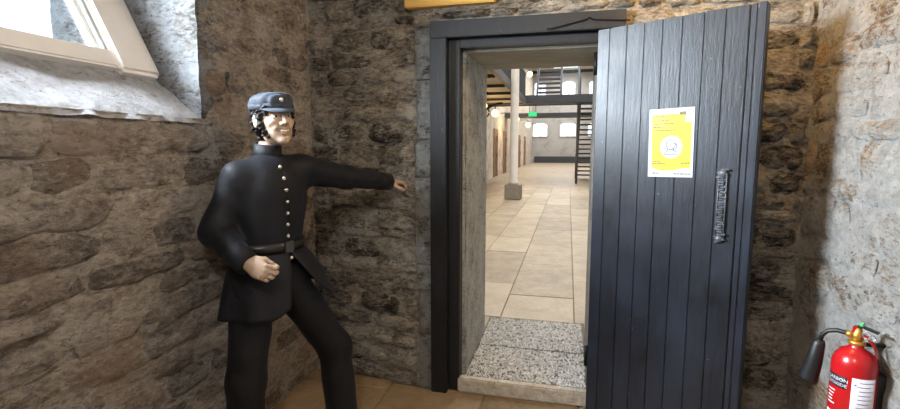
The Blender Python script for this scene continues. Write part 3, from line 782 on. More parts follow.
fore = (LWR - LEL) / np.linalg.norm(LWR - LEL)
LH_d = fore * 0.9 + np.array([0.0, 0.0, 0.10]); LH_n = np.array([0.25, 0.0, 0.97]); LH_n = LH_n - LH_d * (LH_n @ LH_d) / (LH_d @ LH_d)
LH_s = np.cross(LH_d, LH_n); LH_s = LH_s if LH_s[0] > 0 else -LH_s
f_rh = lambda P: hb(P, RWR + 0.03 * RH_d, RH_d, RH_n, RH_s, (0.75, 1.15, 0.8), ((0.75, 0.35, -0.4, 0.038), (0.85, -0.15, -0.45, 0.032), (0.8, -0.4, -0.4, 0.022)), 0.98)
f_lh = lambda P: hb(P, LWR + 0.015 * LH_d, LH_d, LH_n, LH_s, (0.25, 0.45, 0.35), ((0.6, 0.7, -0.25, 0.040), (0.8, 0.4, -0.3, 0.030), (0.9, 0.2, -0.3, 0.022)), 0.98)
def f_core(P):      # neck, trunk and limbs inside the clothes
    d = cone(P, HC + HR @ np.array([-0.022, 0, -0.05]), NB + np.array([0, 0, -0.03]), 0.050, 0.058)
    d = smin(d, ell(P, (-0.005, 0.04, 1.28), (0.085, 0.135, 0.20)), 0.03)
    d = smin(d, ell(P, (0, 0.01, 0.98), (0.09, 0.13, 0.14)), 0.05)
    for a, b, c in ((RSH, REL, RWR), (LSH, LEL, LWR)): d = smin(d, chain(P, [a, b, c], [0.036, 0.032, 0.026]), 0.02)
    for a, b, c in ((RHP, RKN, RAN), (LHP, LKN, LAN)): d = smin(d, chain(P, [a, b, c], [0.06, 0.048, 0.036]), 0.02)
    return d
def bounds(pts, m): p = np.array(pts); return p.min(0) - m, p.max(0) + m
body_v = sdf_mesh([
    (f_head, HC - 0.15, HC + 0.15, 0.0030),
    (lambda P: smin(f_head(P), f_core(P), 0.01), HC + np.array([-0.1, -0.1, -0.26]), HC + np.array([0.1, 0.1, -0.10]), 0.006),
    (f_rh, *bounds([RWR - 0.03, RWR + 0.18 * RH_d], 0.09), 0.0026),
    (f_lh, *bounds([LWR - 0.03, LWR + 0.18 * LH_d], 0.09), 0.0026),
    (f_core, *bounds([RSH, REL, RWR, LSH, LEL, LWR, LHP, LKN, LAN, RHP, RKN, RAN], 0.08), 0.018)])
man = mesh_obj('mannequin', body_v, M['skin']); man.matrix_world = MM
tag(man, "smiling mannequin in a dark guard's uniform and cap, one arm reaching to the wall", 'mannequin')

def folds(P, k, amp):      # slow cloth folds
    x, y, z = P[:, 0], P[:, 1], P[:, 2]
    return amp * (np.sin(k * (z * 1.0 + 0.6 * x + 0.5 * y) + 2.2 * np.sin(9 * x + 7 * y)) * 0.6 + np.sin(k * 0.57 * (z - 0.9 * y + 0.4 * x) + 3.0 * np.sin(8 * z)) * 0.5)
def f_trunk(P):
    d = ell(P, (0.008, 0.042, 1.300), (0.128, 0.178, 0.205))
    d = smin(d, ell(P, (0.010, 0.025, 1.12), (0.120, 0.158, 0.20)), 0.06)
    d = smin(d, ell(P, (0.0, 0.012, 0.99), (0.128, 0.165, 0.12)), 0.05)
    for s in (RSH, LSH): d = smin(d, cone(P, NB + np.array([0, 0, -0.045]), s + np.array([0, 0, -0.004]), 0.060, 0.066), 0.05)
    return d
def f_jacket(P):
    d = f_trunk(P)
    r = chain(P, [RSH + np.array([0, -0.006, 0.0]), REL, RWR], [0.066, 0.063, 0.048], 0.03); r = r + folds(P, 46, 0.0042)
    l = chain(P, [LSH, LEL, LWR], [0.072, 0.061, 0.050], 0.03); l = l + folds(P[:, [1, 0, 2]], 40, 0.0030)
    d = smin(smin(d + folds(P, 24, 0.0016), r, 0.045), l, 0.045)
    d = smax(d, -cone(P, RWR + 0.000 * RH_d, RWR + 0.06 * RH_d, 0.036, 0.042), 0.004)
    d = smax(d, -cone(P, LWR + 0.00 * LH_d, LWR + 0.06 * LH_d, 0.038, 0.044), 0.004)
    return smax(d, 1.02 - P[:, 2], 0.004) if True else d
jk = mesh_obj('jacket', sdf_mesh([(f_jacket, *bounds([RSH, REL, RWR, LSH, LEL, LWR, (0, 0, 1.02), (0.05, 0.04, 1.45)], 0.11), 0.0085)]), M['wool'], man)
def f_tr(P):
    d = ell(P, (0.0, 0.0, 0.94), (0.125, 0.165, 0.14))
    for a, b, c, sg in ((RHP, RKN, RAN, 0), (LHP, LKN, LAN, 1)):
        d = smin(d, chain(P, [a, b, c + (b - c) * 0.04], [0.098, 0.081, 0.078], 0.035) + folds(P, 30, 0.0030), 0.05)
    return d
mesh_obj('trousers', sdf_mesh([(f_tr, *bounds([RHP, RKN, RAN, LHP, LKN, LAN, (0, 0, 1.0)], 0.13), 0.011)]), M['trouser'], man)
for an, kn in ((RAN, RKN), (LAN, LKN)):
    toe = an + np.array([0.16, -0.01 if an is RAN else 0.05, 0]); toe[2] = 0.045; heel = an + np.array([-0.045, 0, 0]); heel[2] = 0.045
    f_sh = lambda P: smax(smin(smin(chain(P, [heel, (heel + toe) / 2, toe], [0.036, 0.042, 0.040], 0.03), cone(P, (an[0], an[1], 0.05), an + np.array([0, 0, 0.06]), 0.044, 0.050), 0.03), ell(P, toe + np.array([0.01, 0, 0]), (0.05, 0.045, 0.034)), 0.02), 0.004 - P[:, 2], 0.003)
    mesh_obj('shoe', sdf_mesh([(f_sh, *bounds([heel, toe, an], 0.08), 0.007)]), M['leather'], man)

# collar, belt, buttons
def strip(name, mat, ring, parent, thick):
    bm = bmesh.new(); n = len(ring(0)); rows = []
    for (t, off) in ((0, 0), (1, 0), (1, -thick), (0, -thick)):
        pts = ring(t); c = sum((Vector(p) for p in pts), Vector()) / n
        rows.append([bm.verts.new(Vector(p) + (Vector(p) - c).normalized() * off) for p in pts])
    for a in range(4):
        b = (a + 1) % 4
        for k in range(n): bm.faces.new((rows[a][k], rows[a][(k + 1) % n], rows[b][(k + 1) % n], rows[b][k]))
    return fin(name, bm, mat, parent, True)
CN = NB + np.array([0.006, 0.0, 0.0])
def collar_ring(t):
    return [(CN[0] + (0.068 - 0.006 * t) * math.cos(a) + 0.012 * t, CN[1] + (0.066 - 0.006 * t) * math.sin(a), CN[2] - 0.014 + 0.088 * t - 0.012 * math.cos(a) * (1 - 0.3 * t)) for a in [2 * math.pi * k / 40 for k in range(40)]]
strip('collar', M['wool'], collar_ring, man, 0.010)
BZ = 1.085
def surf(theta, z, cx=0.008, cy=0.024, f=f_trunk):
    d = np.array([math.cos(theta), math.sin(theta), 0]); ts = np.linspace(0.02, 0.32, 240); P = np.array([cx, cy, z]) + ts[:, None] * d
    v = f(P); i = int(np.argmax(v > 0)); return P[i]
def belt_ring(t):
    return [tuple(surf(2 * math.pi * k / 56, BZ + 0.046 * (t - 0.5)) + 0.010 * np.array([math.cos(2 * math.pi * k / 56), math.sin(2 * math.pi * k / 56), 0])) for k in range(56)]
blt = strip('belt', M['leather'], belt_ring, man, 0.009)
FT = R(4)
bp = surf(FT, BZ); 
bm = bmesh.new(); add_box(bm, bp[0] + 0.008, bp[0] + 0.016, bp[1] - 0.024, bp[1] + 0.024, BZ - 0.026, BZ + 0.026); fin('buckle', bm, simple('dull_buckle', (92, 90, 86), 0.4, 0.8), blt, False, 0.003)
for z in (1.445, 1.395, 1.343, 1.290, 1.237, 1.186, 1.134, 1.036):
    p = surf(FT, z, f=f_jacket if z > 1.10 else f_trunk); r = 0.0098; off = 0.002 if z > 1.10 else 0.022
    lathe('button', [(0, r * .75), (r * .5, r * .65), (r * .9, r * .3), (r, 0), (r * .9, -r * .3), (0, -r * .3)], M['button'], jk, 14, Matrix.Translation((p[0] + off, p[1], p[2])) @ Matrix.Rotation(R(90), 4, 'Y'))
tube('placket', [tuple(surf(FT + 0.10, z, f=f_jacket) + np.array([0.0008, 0, 0])) for z in np.linspace(1.10, 1.455, 24)], 0.0038, M['wool'], jk, 6)

# coat skirt, split at the front and flaring over the leading thigh
def skirt():
    nT, nA = 16, 72; bm = bmesh.new(); outer, inner = [], []
    for i in range(nT + 1):
        t = i / nT; ro, ri = [], []
        for j in range(nA + 1):
            f = j / nA
            a0 = R(2) - R(14) * t          # his right front edge (swings back)
            a1 = R(6) + R(38) * t ** 1.0                             # his left front edge
            th = a1 + (2 * math.pi + a0 - a1) * f
            base = np.array(surf(th, BZ - 0.02)); c = np.array([0.008, 0.024])
            hem_z = 0.808 + 0.035 * math.sin(th) - 0.010 * math.cos(2 * th) + (0.035 if f > 0.93 else 0.0) * (f - 0.93) / 0.07
            z = (BZ - 0.022) + (hem_z - BZ + 0.022) * t
            rt_ = max(0.0, -math.sin(th)); fx, fy = 0.180 + 0.030 * math.cos(th) + 0.030 * rt_, 0.222 + 0.022 * rt_
            hx = 0.010 + 0.085 * max(0, math.sin(th)) * max(0, math.cos(th) + 0.3) + (fx + 0.004 * math.sin(9 * th)) * math.cos(th)
            hy = 0.020 + 0.05 * max(0, math.sin(th)) + (fy + 0.010 * math.sin(7 * th + 1)) * math.sin(th)
            s = t ** 0.70
            bx = base[0] + 0.006 * math.cos(th); by = base[1] + 0.006 * math.sin(th)
            x, y = bx + (hx - bx) * s, by + (hy - by) * s
            ro.append(bm.verts.new((x, y, z))); ri.append(bm.verts.new((x - 0.006 * math.cos(th), y - 0.006 * math.sin(th), z)))
        outer.append(ro); inner.append(ri)
    for g in (outer, inner):
        for i in range(nT):
            for j in range(nA): bm.faces.new((g[i][j], g[i][j + 1], g[i + 1][j + 1], g[i + 1][j]))
    for i in range(nT):
        for j in (0, nA): bm.faces.new((outer[i][j], outer[i + 1][j], inner[i + 1][j], inner[i][j]))
    for j in range(nA):
        for i in (0, nT): bm.faces.new((outer[i][j], outer[i][j + 1], inner[i][j + 1], inner[i][j]))
    return fin('coat_skirt', bm, M['wool'], man, True)
skirt()
# cuffs
for w, e, d_ in ((RWR, REL, RH_d), (LWR, LEL, LH_d)):
    ax = (w - e) / np.linalg.norm(w - e)
    bm = bmesh.new(); add_tube(bm, [tuple(w - ax * 0.065), tuple(w - ax * 0.06), tuple(w + ax * 0.030), tuple(w + ax * 0.034), tuple(w + ax * 0.030), tuple(w - ax * 0.03)], [0.052, 0.0545, 0.0500, 0.048, 0.044, 0.044], 24, False); fin('cuff', bm, M['wool'], man, True)

# face details
def hp(x, y, z): return tuple(HC + HR @ np.array([x, y, z]))
for sg in (-1, 1):
    ey = lathe('eye', [(0, -0.011), (0.0055, -0.0095), (0.0095, -0.0055), (0.011, 0), (0.0095, 0.0055), (0.0055, 0.0095), (0, 0.011)], M['eye'], man, 14, Matrix.Translation(hp(0.0835, sg * 0.031, 0.005)))
    lathe('iris', [(0, 0.0012), (0.004, 0.0008), (0.005, 0), (0, -0.001)], M['iris'], ey, 12, Matrix.Translation(hp(0.0942, sg * 0.030 - 0.001, 0.004)) @ hr.to_4x4() @ Matrix.Rotation(R(90), 4, 'Y'))
    tube('eyebrow', [hp(0.098, sg * 0.010, 0.027), hp(0.096, sg * 0.026, 0.033), hp(0.082, sg * 0.044, 0.028)], [0.0035, 0.005, 0.003], M['hair'], man, 8)
tube('teeth', [hp(0.083, 0.026, -0.055), hp(0.094, 0.014, -0.061), hp(0.0975, 0, -0.064), hp(0.094, -0.014, -0.061), hp(0.083, -0.026, -0.055)], [0.004, 0.006, 0.0066, 0.006, 0.004], M['teeth'], man, 8)
tube('lip', [hp(0.082, 0.029, -0.0485), hp(0.0985, 0.010, -0.0545), hp(0.1005, 0, -0.0560), hp(0.0985, -0.010, -0.0545), hp(0.082, -0.029, -0.0485)], [0.002, 0.0036, 0.0034, 0.0036, 0.002], M['lip'], man, 8)
tube('lip', [hp(0.080, 0.027, -0.059), hp(0.0965, 0.012, -0.0750), hp(0.0995, 0, -0.0785), hp(0.0965, -0.012, -0.0750), hp(0.080, -0.027, -0.059)], [0.002, 0.0042, 0.0048, 0.0042, 0.002], M['lip'], man, 8)
def f_hair(P):
    p = (P - HC) @ HR; q = p.copy(); q[:, 1] = np.abs(q[:, 1])
    d = ell(p, (-0.022, 0, 0.030), (0.103, 0.086, 0.098))
    d = smax(d, p[:, 0] - 0.050 - 0.25 * p[:, 2], 0.012)
    d = smax(d, -0.030 - p[:, 2] + 0.35 * (p[:, 0] + 0.05), 0.01)
    sb = chain(q, [(0.026, 0.074, 0.035), (0.022, 0.074, -0.02), (0.030, 0.066, -0.058), (0.046, 0.056, -0.078)], [0.016, 0.0125, 0.0125, 0.009], 0.01)
    d = smin(d, sb, 0.01)
    d = smin(d, ell(q, (0.056, 0.060, 0.040), (0.016, 0.014, 0.020)), 0.01)
    d = smin(d, cone(q, (-0.05, 0.062, -0.02), (-0.072, 0.035, -0.065), 0.025, 0.02), 0.02)
    e = ell(q, (-0.012, 0.088, -0.004), (0.021, 0.016, 0.030)); d = smax(d, -e, 0.006)
    w = 0.0042 * (np.sin(150 * p[:, 2] + 4 * np.sin(70 * p[:, 0])) + np.sin(120 * p[:, 0] + 5 * np.sin(80 * p[:, 2])))
    return d + w
mesh_obj('hair', sdf_mesh([(f_hair, HC - 0.15, HC + 0.15, 0.0034)]), M['hair'], man)
# cap
CAPR = HR @ np.array(Matrix.Rotation(R(7), 3, 'Y')); CC = HC + HR @ np.array([-0.012, 0, 0.055])
def capl(P): return (P - CC) @ CAPR
def f_cap(P):
    p = capl(P); z = p[:, 2]; k = 1.0 + 0.05 * np.clip(z / 0.05, 0, 1.2)
    r = np.sqrt((p[:, 0] / (0.112 * k)) ** 2 + (p[:, 1] / (0.093 * k)) ** 2)
    d = (r - 1) * 0.095; d = smax(d, z - 0.048 - 0.022 * (1 - np.clip(r, 0, 1) ** 2) - 0.10 * np.clip(p[:, 0], -0.1, 0.1), 0.034)
    return smax(d, -0.004 - z, 0.004) + 0.0014 * np.sin(40 * p[:, 1] + 9 * np.sin(30 * p[:, 0]))
cp = mesh_obj('cap', sdf_mesh([(f_cap, CC - 0.15, CC + 0.15, 0.0036)]), M['capcloth'], man)
def cpt(x, y, z): return tuple(CC + CAPR @ np.array([x, y, z]))
def band_ring(t): return [cpt(0.1145 * math.cos(a), 0.0955 * math.sin(a), -0.006 + 0.026 * t) for a in [2 * math.pi * k / 44 for k in range(44)]]
strip('cap_band', M['capcloth'], band_ring, cp, 0.006)
bm = bmesh.new(); rows = []
for k in range(25):
    a = R(-62 + 124 * k / 24); w = max(0.0, math.cos(a * 1.45)) ** 0.7; i0 = (0.113 * math.cos(a), 0.094 * math.sin(a), 0.0); o1 = (i0[0] + 0.036 * w, i0[1] * (1 + 0.06 * w), -0.020 * w)
    rows.append([bm.verts.new(cpt(*q)) for q in (i0, o1, (o1[0], o1[1], o1[2] - 0.004), (i0[0], i0[1], -0.005))])
for r0, r1 in zip(rows, rows[1:]):
    for k in range(4): bm.faces.new((r0[k], r1[k], r1[(k + 1) % 4], r0[(k + 1) % 4]))
bm.faces.new(rows[0]); bm.faces.new(rows[-1][::-1]); fin('cap_peak', bm, M['capcloth'], cp, True)
lathe('badge', [(0, 0.005), (0.006, 0.004), (0.010, 0.001), (0.011, -0.001), (0, -0.002)], M['button'], cp, 8, Matrix(((*[0] * 3, 0),) * 4) if False else Matrix.Translation(cpt(0.1175, 0.0, 0.034)) @ Matrix(CAPR.tolist()).to_4x4() @ Matrix.Rotation(R(90), 4, 'Y'))

# ------------------------------------------------------------------ cell lamp (warm), fixed to the ceiling out of the photograph
LX, LY = 0.58, -0.50
lp = empty('warm_or_fill_lamp', (LX, LY, CZ)); tag(lp, 'warm round bulkhead lamp on the cell ceiling before the door', 'lamp')
lathe('lamp_base', [(0, 0), (0.09, 0), (0.09, -0.025), (0.075, -0.032), (0, -0.032)], M['black_iron'], lp, 24)
lathe('lamp_globe', [(0.068, -0.032), (0.070, -0.055), (0.055, -0.085), (0.03, -0.098), (0, -0.102)], glow('cell_lamp_glow', (255, 196, 110), 6.0), lp, 24)
pl_ = bpy.data.lights.new('warm_or_fill_light', 'POINT'); pl_.energy = 24; pl_.color = (1.0, 0.61, 0.23); pl_.shadow_soft_size = 0.07
po = bpy.data.objects.new('warm_or_fill_light', pl_); COL.objects.link(po); po.location = (LX, LY, CZ - 0.19)

fill_lp = empty('warm_or_fill_lamp', (-0.25, -2.95, CZ)); tag(fill_lp, 'added fill lamp, a pale round bulkhead on the ceiling far from the door', 'lamp')  # added fill lamp behind the camera, brightens the left wall
for ch in list(lp.children):
    c = ch.copy(); c.data = ch.data.copy() if ch.name.startswith('lamp_globe') else ch.data; COL.objects.link(c); c.parent = fill_lp
    if ch.name.startswith('lamp_globe'): c.data.materials.clear(); c.data.materials.append(glow('fill_lamp_glow', (255, 236, 206), 6.0))
fill_pl = bpy.data.lights.new('warm_or_fill_light', 'POINT'); fill_pl.energy = 60; fill_pl.color = (1.0, 0.96, 0.91); fill_pl.shadow_soft_size = 0.09
fill_po = bpy.data.objects.new('warm_or_fill_light', fill_pl); COL.objects.link(fill_po); fill_po.location = (-0.25, -2.95, CZ - 0.2)

# ------------------------------------------------------------------ the hall beyond the doorway
HXL, HXR, HYE, HTOP = -3.60, 3.4, 46.0, 9.0
hf = box('floor_hall', HXL - 0.2, HXR + 0.2, 0.86, HYE + 0.2, -0.1, HZ - 0.007, M['joint']); tag(hf, 'pale flagstone floor of the long hall', 'floor', kind='structure')
rnd = random.Random(12)
sx = [-3.58, -2.85, -2.20, -1.62, -1.08, -0.53, 0.085, 0.70, 1.32, 2.0]
slab_end = 16.0
for i in range(len(sx) - 1):
    y = 1.17 - (0.0 if i in (4, 5) else rnd.uniform(0, 0.9)) if i in (4, 5) else 1.17
    first = True
    while y < slab_end - 0.2:
        ln = rnd.uniform(0.8, 1.7) * (0.45 if first and i % 2 else 1.0); first = False; y1 = min(y + ln, slab_end)
        bm = bmesh.new(); add_box(bm, sx[i] + 0.004, sx[i + 1] - 0.004, y + 0.004, y1 - 0.004, HZ - 0.03, HZ + rnd.uniform(-0.004, 0.002))
        fin('flagstone', bm, M['hall_slab'], hf, False, 0.003, 1); y = y1
box('paving', HXL - 0.1, HXR + 0.1, slab_end + 0.006, HYE + 0.1, HZ - 0.03, HZ - 0.001, M['hall_slab'], hf)
box('paving', 2.006, HXR + 0.1, 1.17, slab_end, HZ - 0.03, HZ - 0.001, M['hall_slab'], hf)
box('paving', HXL - 0.1, -0.618, 0.865, 1.166, HZ - 0.03, HZ - 0.001, M['hall_slab'], hf)
box('paving', 0.162, HXR + 0.1, 0.865, 1.166, HZ - 0.03, HZ - 0.001, M['hall_slab'], hf)
w1 = box('wall_hall_left', HXL - 0.4, HXL, 0.86, HYE, 0, HTOP, M['hall_wall']); tag(w1, 'limewashed hall wall lined with cell doors', 'wall', kind='structure')
w2 = box('wall_hall_right', HXR, HXR + 0.4, 0.86, HYE, 0, HTOP, M['hall_wall']); tag(w2, 'limewashed hall wall on the staircase side', 'wall', kind='structure')
bm = bmesh.new()
add_box(bm, HXL - 0.4, -0.925, 0.56, 0.86, -0.1, HTOP); add_box(bm, 0.455, HXR + 0.4, 0.56, 0.86, -0.1, HTOP); add_box(bm, -0.925, 0.455, 0.56, 0.86, 2.305, HTOP)
w3 = fin('wall_hall_near', bm, M['hall_wall']); tag(w3, 'hall side of the thick wall around the cell doorway', 'wall', kind='structure')
bm = bmesh.new(); add_box(bm, HXL - 0.4, -1.6, 0.86, HYE, HTOP, HTOP + .2); add_box(bm, 0.9, HXR + 0.4, 0.86, HYE, HTOP, HTOP + .2)
for k in range(17): add_box(bm, -1.6, 0.9, 1.0 + k * 2.8, 1.12 + k * 2.8, HTOP, HTOP + .2)
cl = fin('ceiling_hall', bm, M['ceiling_wash']); tag(cl, 'hall roof with a long glazed strip', 'ceiling', kind='structure')
box('roof_glass', -1.6, 0.9, 0.9, HYE, HTOP + 0.2, HTOP + 0.22, M['glass'], cl)

# far wall, with arched windows whose daylight is put in as glowing panes
def arch(cx, z0, w, h, n=8, rise=0.22):
    pts = [(cx - w / 2, z0), (cx + w / 2, z0)]
    for k in range(n + 1):
        a = math.pi * k / n; pts.append((cx + w / 2 * math.cos(a), z0 + h - rise + rise * math.sin(a)))
    return pts
def prism_y(bm, pts, y0, y1):
    a = [bm.verts.new((p[0], y0, p[1])) for p in pts]; b = [bm.verts.new((p[0], y1, p[1])) for p in pts]
    bm.faces.new(a[::-1]); bm.faces.new(b)
    for k in range(len(pts)): bm.faces.new((a[k], a[(k + 1) % len(pts)], b[(k + 1) % len(pts)], b[k]))
w4 = box('wall_hall_far', HXL - 0.4, HXR + 0.4, HYE, HYE + 0.4, 0, HTOP, M['far_wall']); tag(w4, 'pale limewashed end wall of the hall', 'wall', kind='structure')
wn = 2
for (cx, z0, w, h) in ((-2.86, 6.55, 1.05, 1.35), (-0.15, 6.55, 1.15, 1.35), (2.35, 6.55, 1.15, 1.35), (-2.80, 2.70, 1.35, 1.25), (-0.12, 2.70, 1.45, 1.25), (2.45, 2.70, 1.35, 1.25)):
    w_ = empty('window_%d' % wn, (cx, HYE, z0)); wn += 1
    tag(w_, 'bright arched %s window in the end wall of the hall' % ('upper' if z0 > 5 else 'lower'), 'window', 'arched end windows, %s row' % ('upper' if z0 > 5 else 'lower'), 'structure')
    bm = bmesh.new(); prism_y(bm, arch(0, -0.10, w + 0.24, h + 0.22, 8, 0.32), -0.10, -0.02); fin('surround', bm, M['far_wall'], w_)
    for sgn in (-1, 1):
        pts = arch(0, 0, w, h); half = [(max(0.03, p[0]) if sgn > 0 else min(-0.03, p[0]), p[1]) for p in pts]
        bm = bmesh.new(); prism_y(bm, half, -0.125, -0.102); bmesh.ops.remove_doubles(bm, verts=bm.verts, dist=1e-4); fin('pane', bm, M['daylit_pane'], w_)
    box('glazing_bar', -0.03, 0.03, -0.14, -0.10, 0, h, M['bead'], w_)
    box('glazing_bar', -w / 2, w / 2, -0.14, -0.126, h * 0.48, h * 0.52, M['bead'], w_)
dk = box('trim_8', HXL + 0.3, 2.6, HYE - 0.25, HYE - 0.05, HZ, HZ + 0.62, M['dark_grey_iron'], None, 0.01); tag(dk, 'dark low panel along the foot of the end wall', 'panel', kind='structure')
tb = box('trim_9', HXL, HXR, HYE - 0.2, HYE - 0.01, 9.0 - 0.25, 9.0, M['dark_grey_iron'], None, 0.01); tag(tb, 'grey beam across the head of the end wall', 'beam', kind='structure')

# cell doors along the hall wall
for k, yy in enumerate((11.4, 14.6, 17.8, 21.4, 25.0, 29.0, 33.5, 38.0)):
    d_ = empty('door_%d' % (k + 2), (HXL, yy, HZ)); tag(d_, 'closed red-brown cell door along the limewashed hall wall', 'door', 'cell doors along the hall', 'structure')
    box('door_leaf', 0.0, 0.03, -0.42, 0.42, 0.02, 2.02, M['cell_door'], d_, 0.005)
    for sgn in (-1, 1):
        for q in range(5): box('surround_stone', 0.0, 0.05 + 0.012 * ((q + 1) % 2), sgn * 0.425 if sgn > 0 else -0.62 - 0.05 * (q % 2), 0.62 + 0.05 * (q % 2) if sgn > 0 else -0.425, 0.01 + q * 0.42, 0.41 + q * 0.42, M['door_stone'], d_, 0.008)
    box('surround_stone', 0.0, 0.06, -0.62, 0.62, 2.115, 2.40, M['door_stone'], d_, 0.01)
    box('bolt', 0.03, 0.06, 0.20, 0.38, 1.05, 1.12, M['black_iron'], d_, 0.005)

# column
co = empty('iron_column', (-1.50, 10.9, HZ)); tag(co, 'slim white iron column on a square stone base in the hall', 'column')
box('column_base', -0.23, 0.23, -0.23, 0.23, 0, 0.42, M['column_base'], co, 0.015)
lathe('column_shaft', [(0, 0.42), (0.15, 0.42), (0.15, 0.48), (0.118, 0.52), (0.112, 6.4), (0.15, 6.5), (0.17, 6.6), (0, 6.6)], M['column'], co, 24)

# gallery on the left with railing, brackets and globe lamps
GZ = 3.25; GX = -1.67; GY0, GY1 = 1.4, 15.95
ga = empty('gallery', (HXL, GY0, GZ)); tag(ga, 'iron gallery with dark railing along the cell side of the hall', 'gallery')
def rel(o, par): o.parent = par; o.matrix_parent_inverse = Matrix.Translation(par.location).inverted(); return o
for k in range(8):
    y0 = GY0 + (GY1 - GY0) * k / 8; y1 = GY0 + (GY1 - GY0) * (k + 1) / 8
    rel(box('deck_panel', HXL + 0.005, GX - 0.05, y0 + 0.02, y1 - 0.02, GZ, GZ + 0.10, M['underside'], None, 0.01), ga)
    rel(box('cross_beam', HXL + 0.005, GX - 0.05, y0 - 0.05, y0 + 0.015, GZ - 0.08, GZ + 0.08, M['dark_grey_iron'], None, 0.005), ga)
rel(box('edge_beam', GX - 0.05, GX + 0.05, GY0, GY1, GZ - 0.06, GZ + 0.16, M['grey_iron'], None, 0.01), ga)
rel(box('top_rail', GX - 0.03, GX + 0.03, GY0, GY1, GZ + 1.04, GZ + 1.10, M['grey_iron'], None, 0.008), ga)
for k in range(73):
    y = GY0 + (GY1 - GY0) * k / 72; rel(box('baluster', GX - 0.014, GX + 0.014, y - 0.014, y + 0.014, GZ + 0.16, GZ + 1.04, M['dark_grey_iron']), ga)
for y in (8.6, 12.2, 15.6):
    bkt = rel(tube('bracket', arc((HXL + 0.02 + 1.15, y, GZ - 1.15 + 0.02), 1.10, 180, 92, 10), 0.045, M['black_iron'], None, 8), ga)
    rel(tube('bracket_scroll', arc((HXL + 0.42, y, GZ - 0.36), 0.20, 0, 350, 14), 0.028, M['black_iron'], None, 6), bkt)
    rel(box('bracket_leg', HXL + 0.003, HXL + 0.07, y - 0.04, y + 0.04, GZ - 1.3, GZ - 0.06, M['black_iron'], None, 0.006), bkt)
def globe_lamp(x, y, z, r, lab, en=14):
    g = empty('globe_lamp', (x, y, z)); tag(g, lab, 'lamp', 'globe lamps in the hall')
    lathe('globe', [(0, -r), (r * .5, -r * .87), (r * .87, -r * .5), (r, 0), (r * .87, r * .5), (r * .5, r * .87), (0.03, r)], M['lamp_glow'], g, 16)
    tube('stem', [(0, 0, r * .95), (0, 0, r + 0.10), (-0.10, 0, r + 0.17), (HXL - x + 0.005, 0, r + 0.17)], 0.018, M['black_iron'], g, 8)
    l = bpy.data.lights.new('globe_lamp_light', 'POINT'); l.energy = en; l.color = (1.0, 0.68, 0.32); l.shadow_soft_size = r * 1.15
    o = bpy.data.objects.new('globe_lamp_light', l); COL.objects.link(o); o.location = (x, y, z); o.parent = g; o.location = (0, 0, -r * 1.6)
globe_lamp(-2.72, 12.75, 2.88, 0.13, 'glowing globe lamp in front of the bracket beside the white column', 16)
globe_lamp(-2.66, 15.0, 2.80, 0.13, 'glowing globe lamp on the wall arm just past the white column', 18)
globe_lamp(-2.76, 23.2, 3.06, 0.16, 'glowing globe lamp just beyond the end of the gallery', 40)
globe_lamp(-2.76, 31.0, 3.12, 0.17, 'glowing globe lamp farthest down the hall', 40)
globe_lamp(-2.75, 31.5, 6.6, 0.18, 'glowing globe lamp high above the gallery railing', 40)

# bridges across the hall
def bridge(y, x0, x1, z, h, lab, rail):
    b = empty('footbridge', (x0, y, z)); tag(b, lab, 'footbridge')
    rel(box('deck', x0, x1, y, y + 1.1, z + 0.02, z + h - 0.03, M['dark_grey_iron'], None, 0.01), b)
    rel(box('edge_beam', x0, x1, y - 0.06, y - 0.002, z, z + h, M['dark_grey_iron'], None, 0.01), b)
    rel(box('edge_beam', x0, x1, y + 1.102, y + 1.16, z, z + h, M['dark_grey_iron'], None, 0.01), b)
    if rail:
        rel(tube('rail', [(x0 + 1.0, y - 0.03, z + 1.15), (x1, y - 0.03, z + 1.15)], 0.012, M['grey_iron'], None, 6), b)
        for k in range(7):
            x = x0 + 1.0 + (x1 - x0 - 1.0) * k / 6; rel(tube('rail_post', [(x, y - 0.03, z + h), (x, y - 0.03, z + 1.14)], 0.012, M['grey_iron'], None, 6), b)
bridge(16.10, HXL + 0.01, 3.3, GZ - 0.02, 0.30, 'dark iron footbridge meeting the gallery end across the hall', False)
bridge(25.0, HXL + 0.01, 3.3, GZ + 0.02, 0.22, 'second thinner iron footbridge beyond the staircases', False)

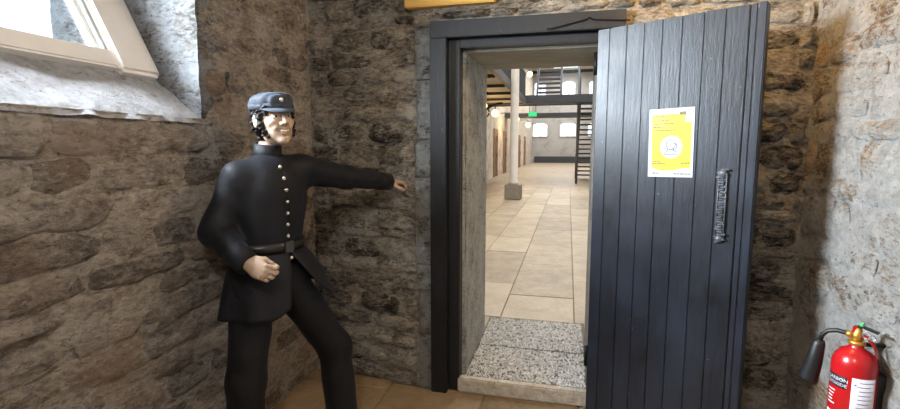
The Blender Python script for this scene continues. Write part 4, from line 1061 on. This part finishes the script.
# open staircases
def stair(name, lab, x0, x1, a, b, n, posts):
    s = empty(name, ((x0 + x1) / 2, a[0], a[1])); tag(s, lab, 'staircase')
    (ya, za), (yb, zb) = a, b
    for x in (x0, x1):
        bm = bmesh.new(); t = 0.035
        q = [bm.verts.new((x + sx_ * t, yy, zz + dz)) for sx_ in (-1, 1) for (yy, zz) in ((ya, za), (yb, zb)) for dz in (-0.02, 0.24)]
        for f in ((0, 1, 3, 2), (4, 6, 7, 5), (0, 4, 5, 1), (2, 3, 7, 6), (0, 2, 6, 4), (1, 5, 7, 3)): bm.faces.new([q[i] for i in f])
        rel(fin('stringer', bm, M['grey_iron']), s)
        rel(tube('handrail', [(x, ya, za + 1.0), (x, yb, zb + 1.0)], 0.022, M['grey_iron'], None, 6), s)
        for k in range(7):
            f = k / 6; rel(tube('baluster', [(x, ya + (yb - ya) * f, za + (zb - za) * f + .2), (x, ya + (yb - ya) * f, za + (zb - za) * f + 1.0)], 0.014, M['grey_iron'], None, 6), s)
    for k in range(n):
        f = (k + 0.6) / n; y = ya + (yb - ya) * f; z = za + (zb - za) * f
        rel(box('tread', x0 + 0.04, x1 - 0.04, y - 0.13, y + 0.13, z + 0.02, z + 0.085, M['dark_grey_iron'], None, 0.004), s)
    for (x, y, z0, z1) in posts: rel(tube('newel_post', [(x, y, z0), (x, y, z1)], 0.05, M['grey_iron'], None, 10), s)
stair('iron_staircase', 'open iron staircase rising from the hall floor to the footbridge', 0.40, 1.55, (21.0, HZ), (17.45, GZ + 0.1), 16, [(0.36, 21.1, HZ, HZ + 1.15), (0.33, 17.45, HZ, GZ + 1.75)])
stair('iron_staircase', 'upper iron staircase climbing from the footbridge to the top level', -1.28, -0.36, (16.9, GZ + 0.3), (19.95, GZ + 3.3), 15, [])
stl = box('upper_landing', HXL + 0.002, HXR - 0.002, 20.10, 21.2, GZ + 3.40, GZ + 3.55, M['dark_grey_iron'], None, 0.01); tag(stl, 'iron landing at the head of the upper staircase', 'landing')

# green exit sign below the gallery end
es = empty('exit_sign', (-1.42, 16.65, 2.86)); tag(es, 'small green lit exit sign hanging under the footbridge', 'sign')
box('sign_face', -0.16, 0.16, -0.03, 0.03, -0.085, 0.085, M['exit_green'], es, 0.01)
for x in (-0.12, 0.12): tube('hanger', [(x, 0, 0.08), (x, 0, 0.388)], 0.012, M['black_iron'], es, 6)
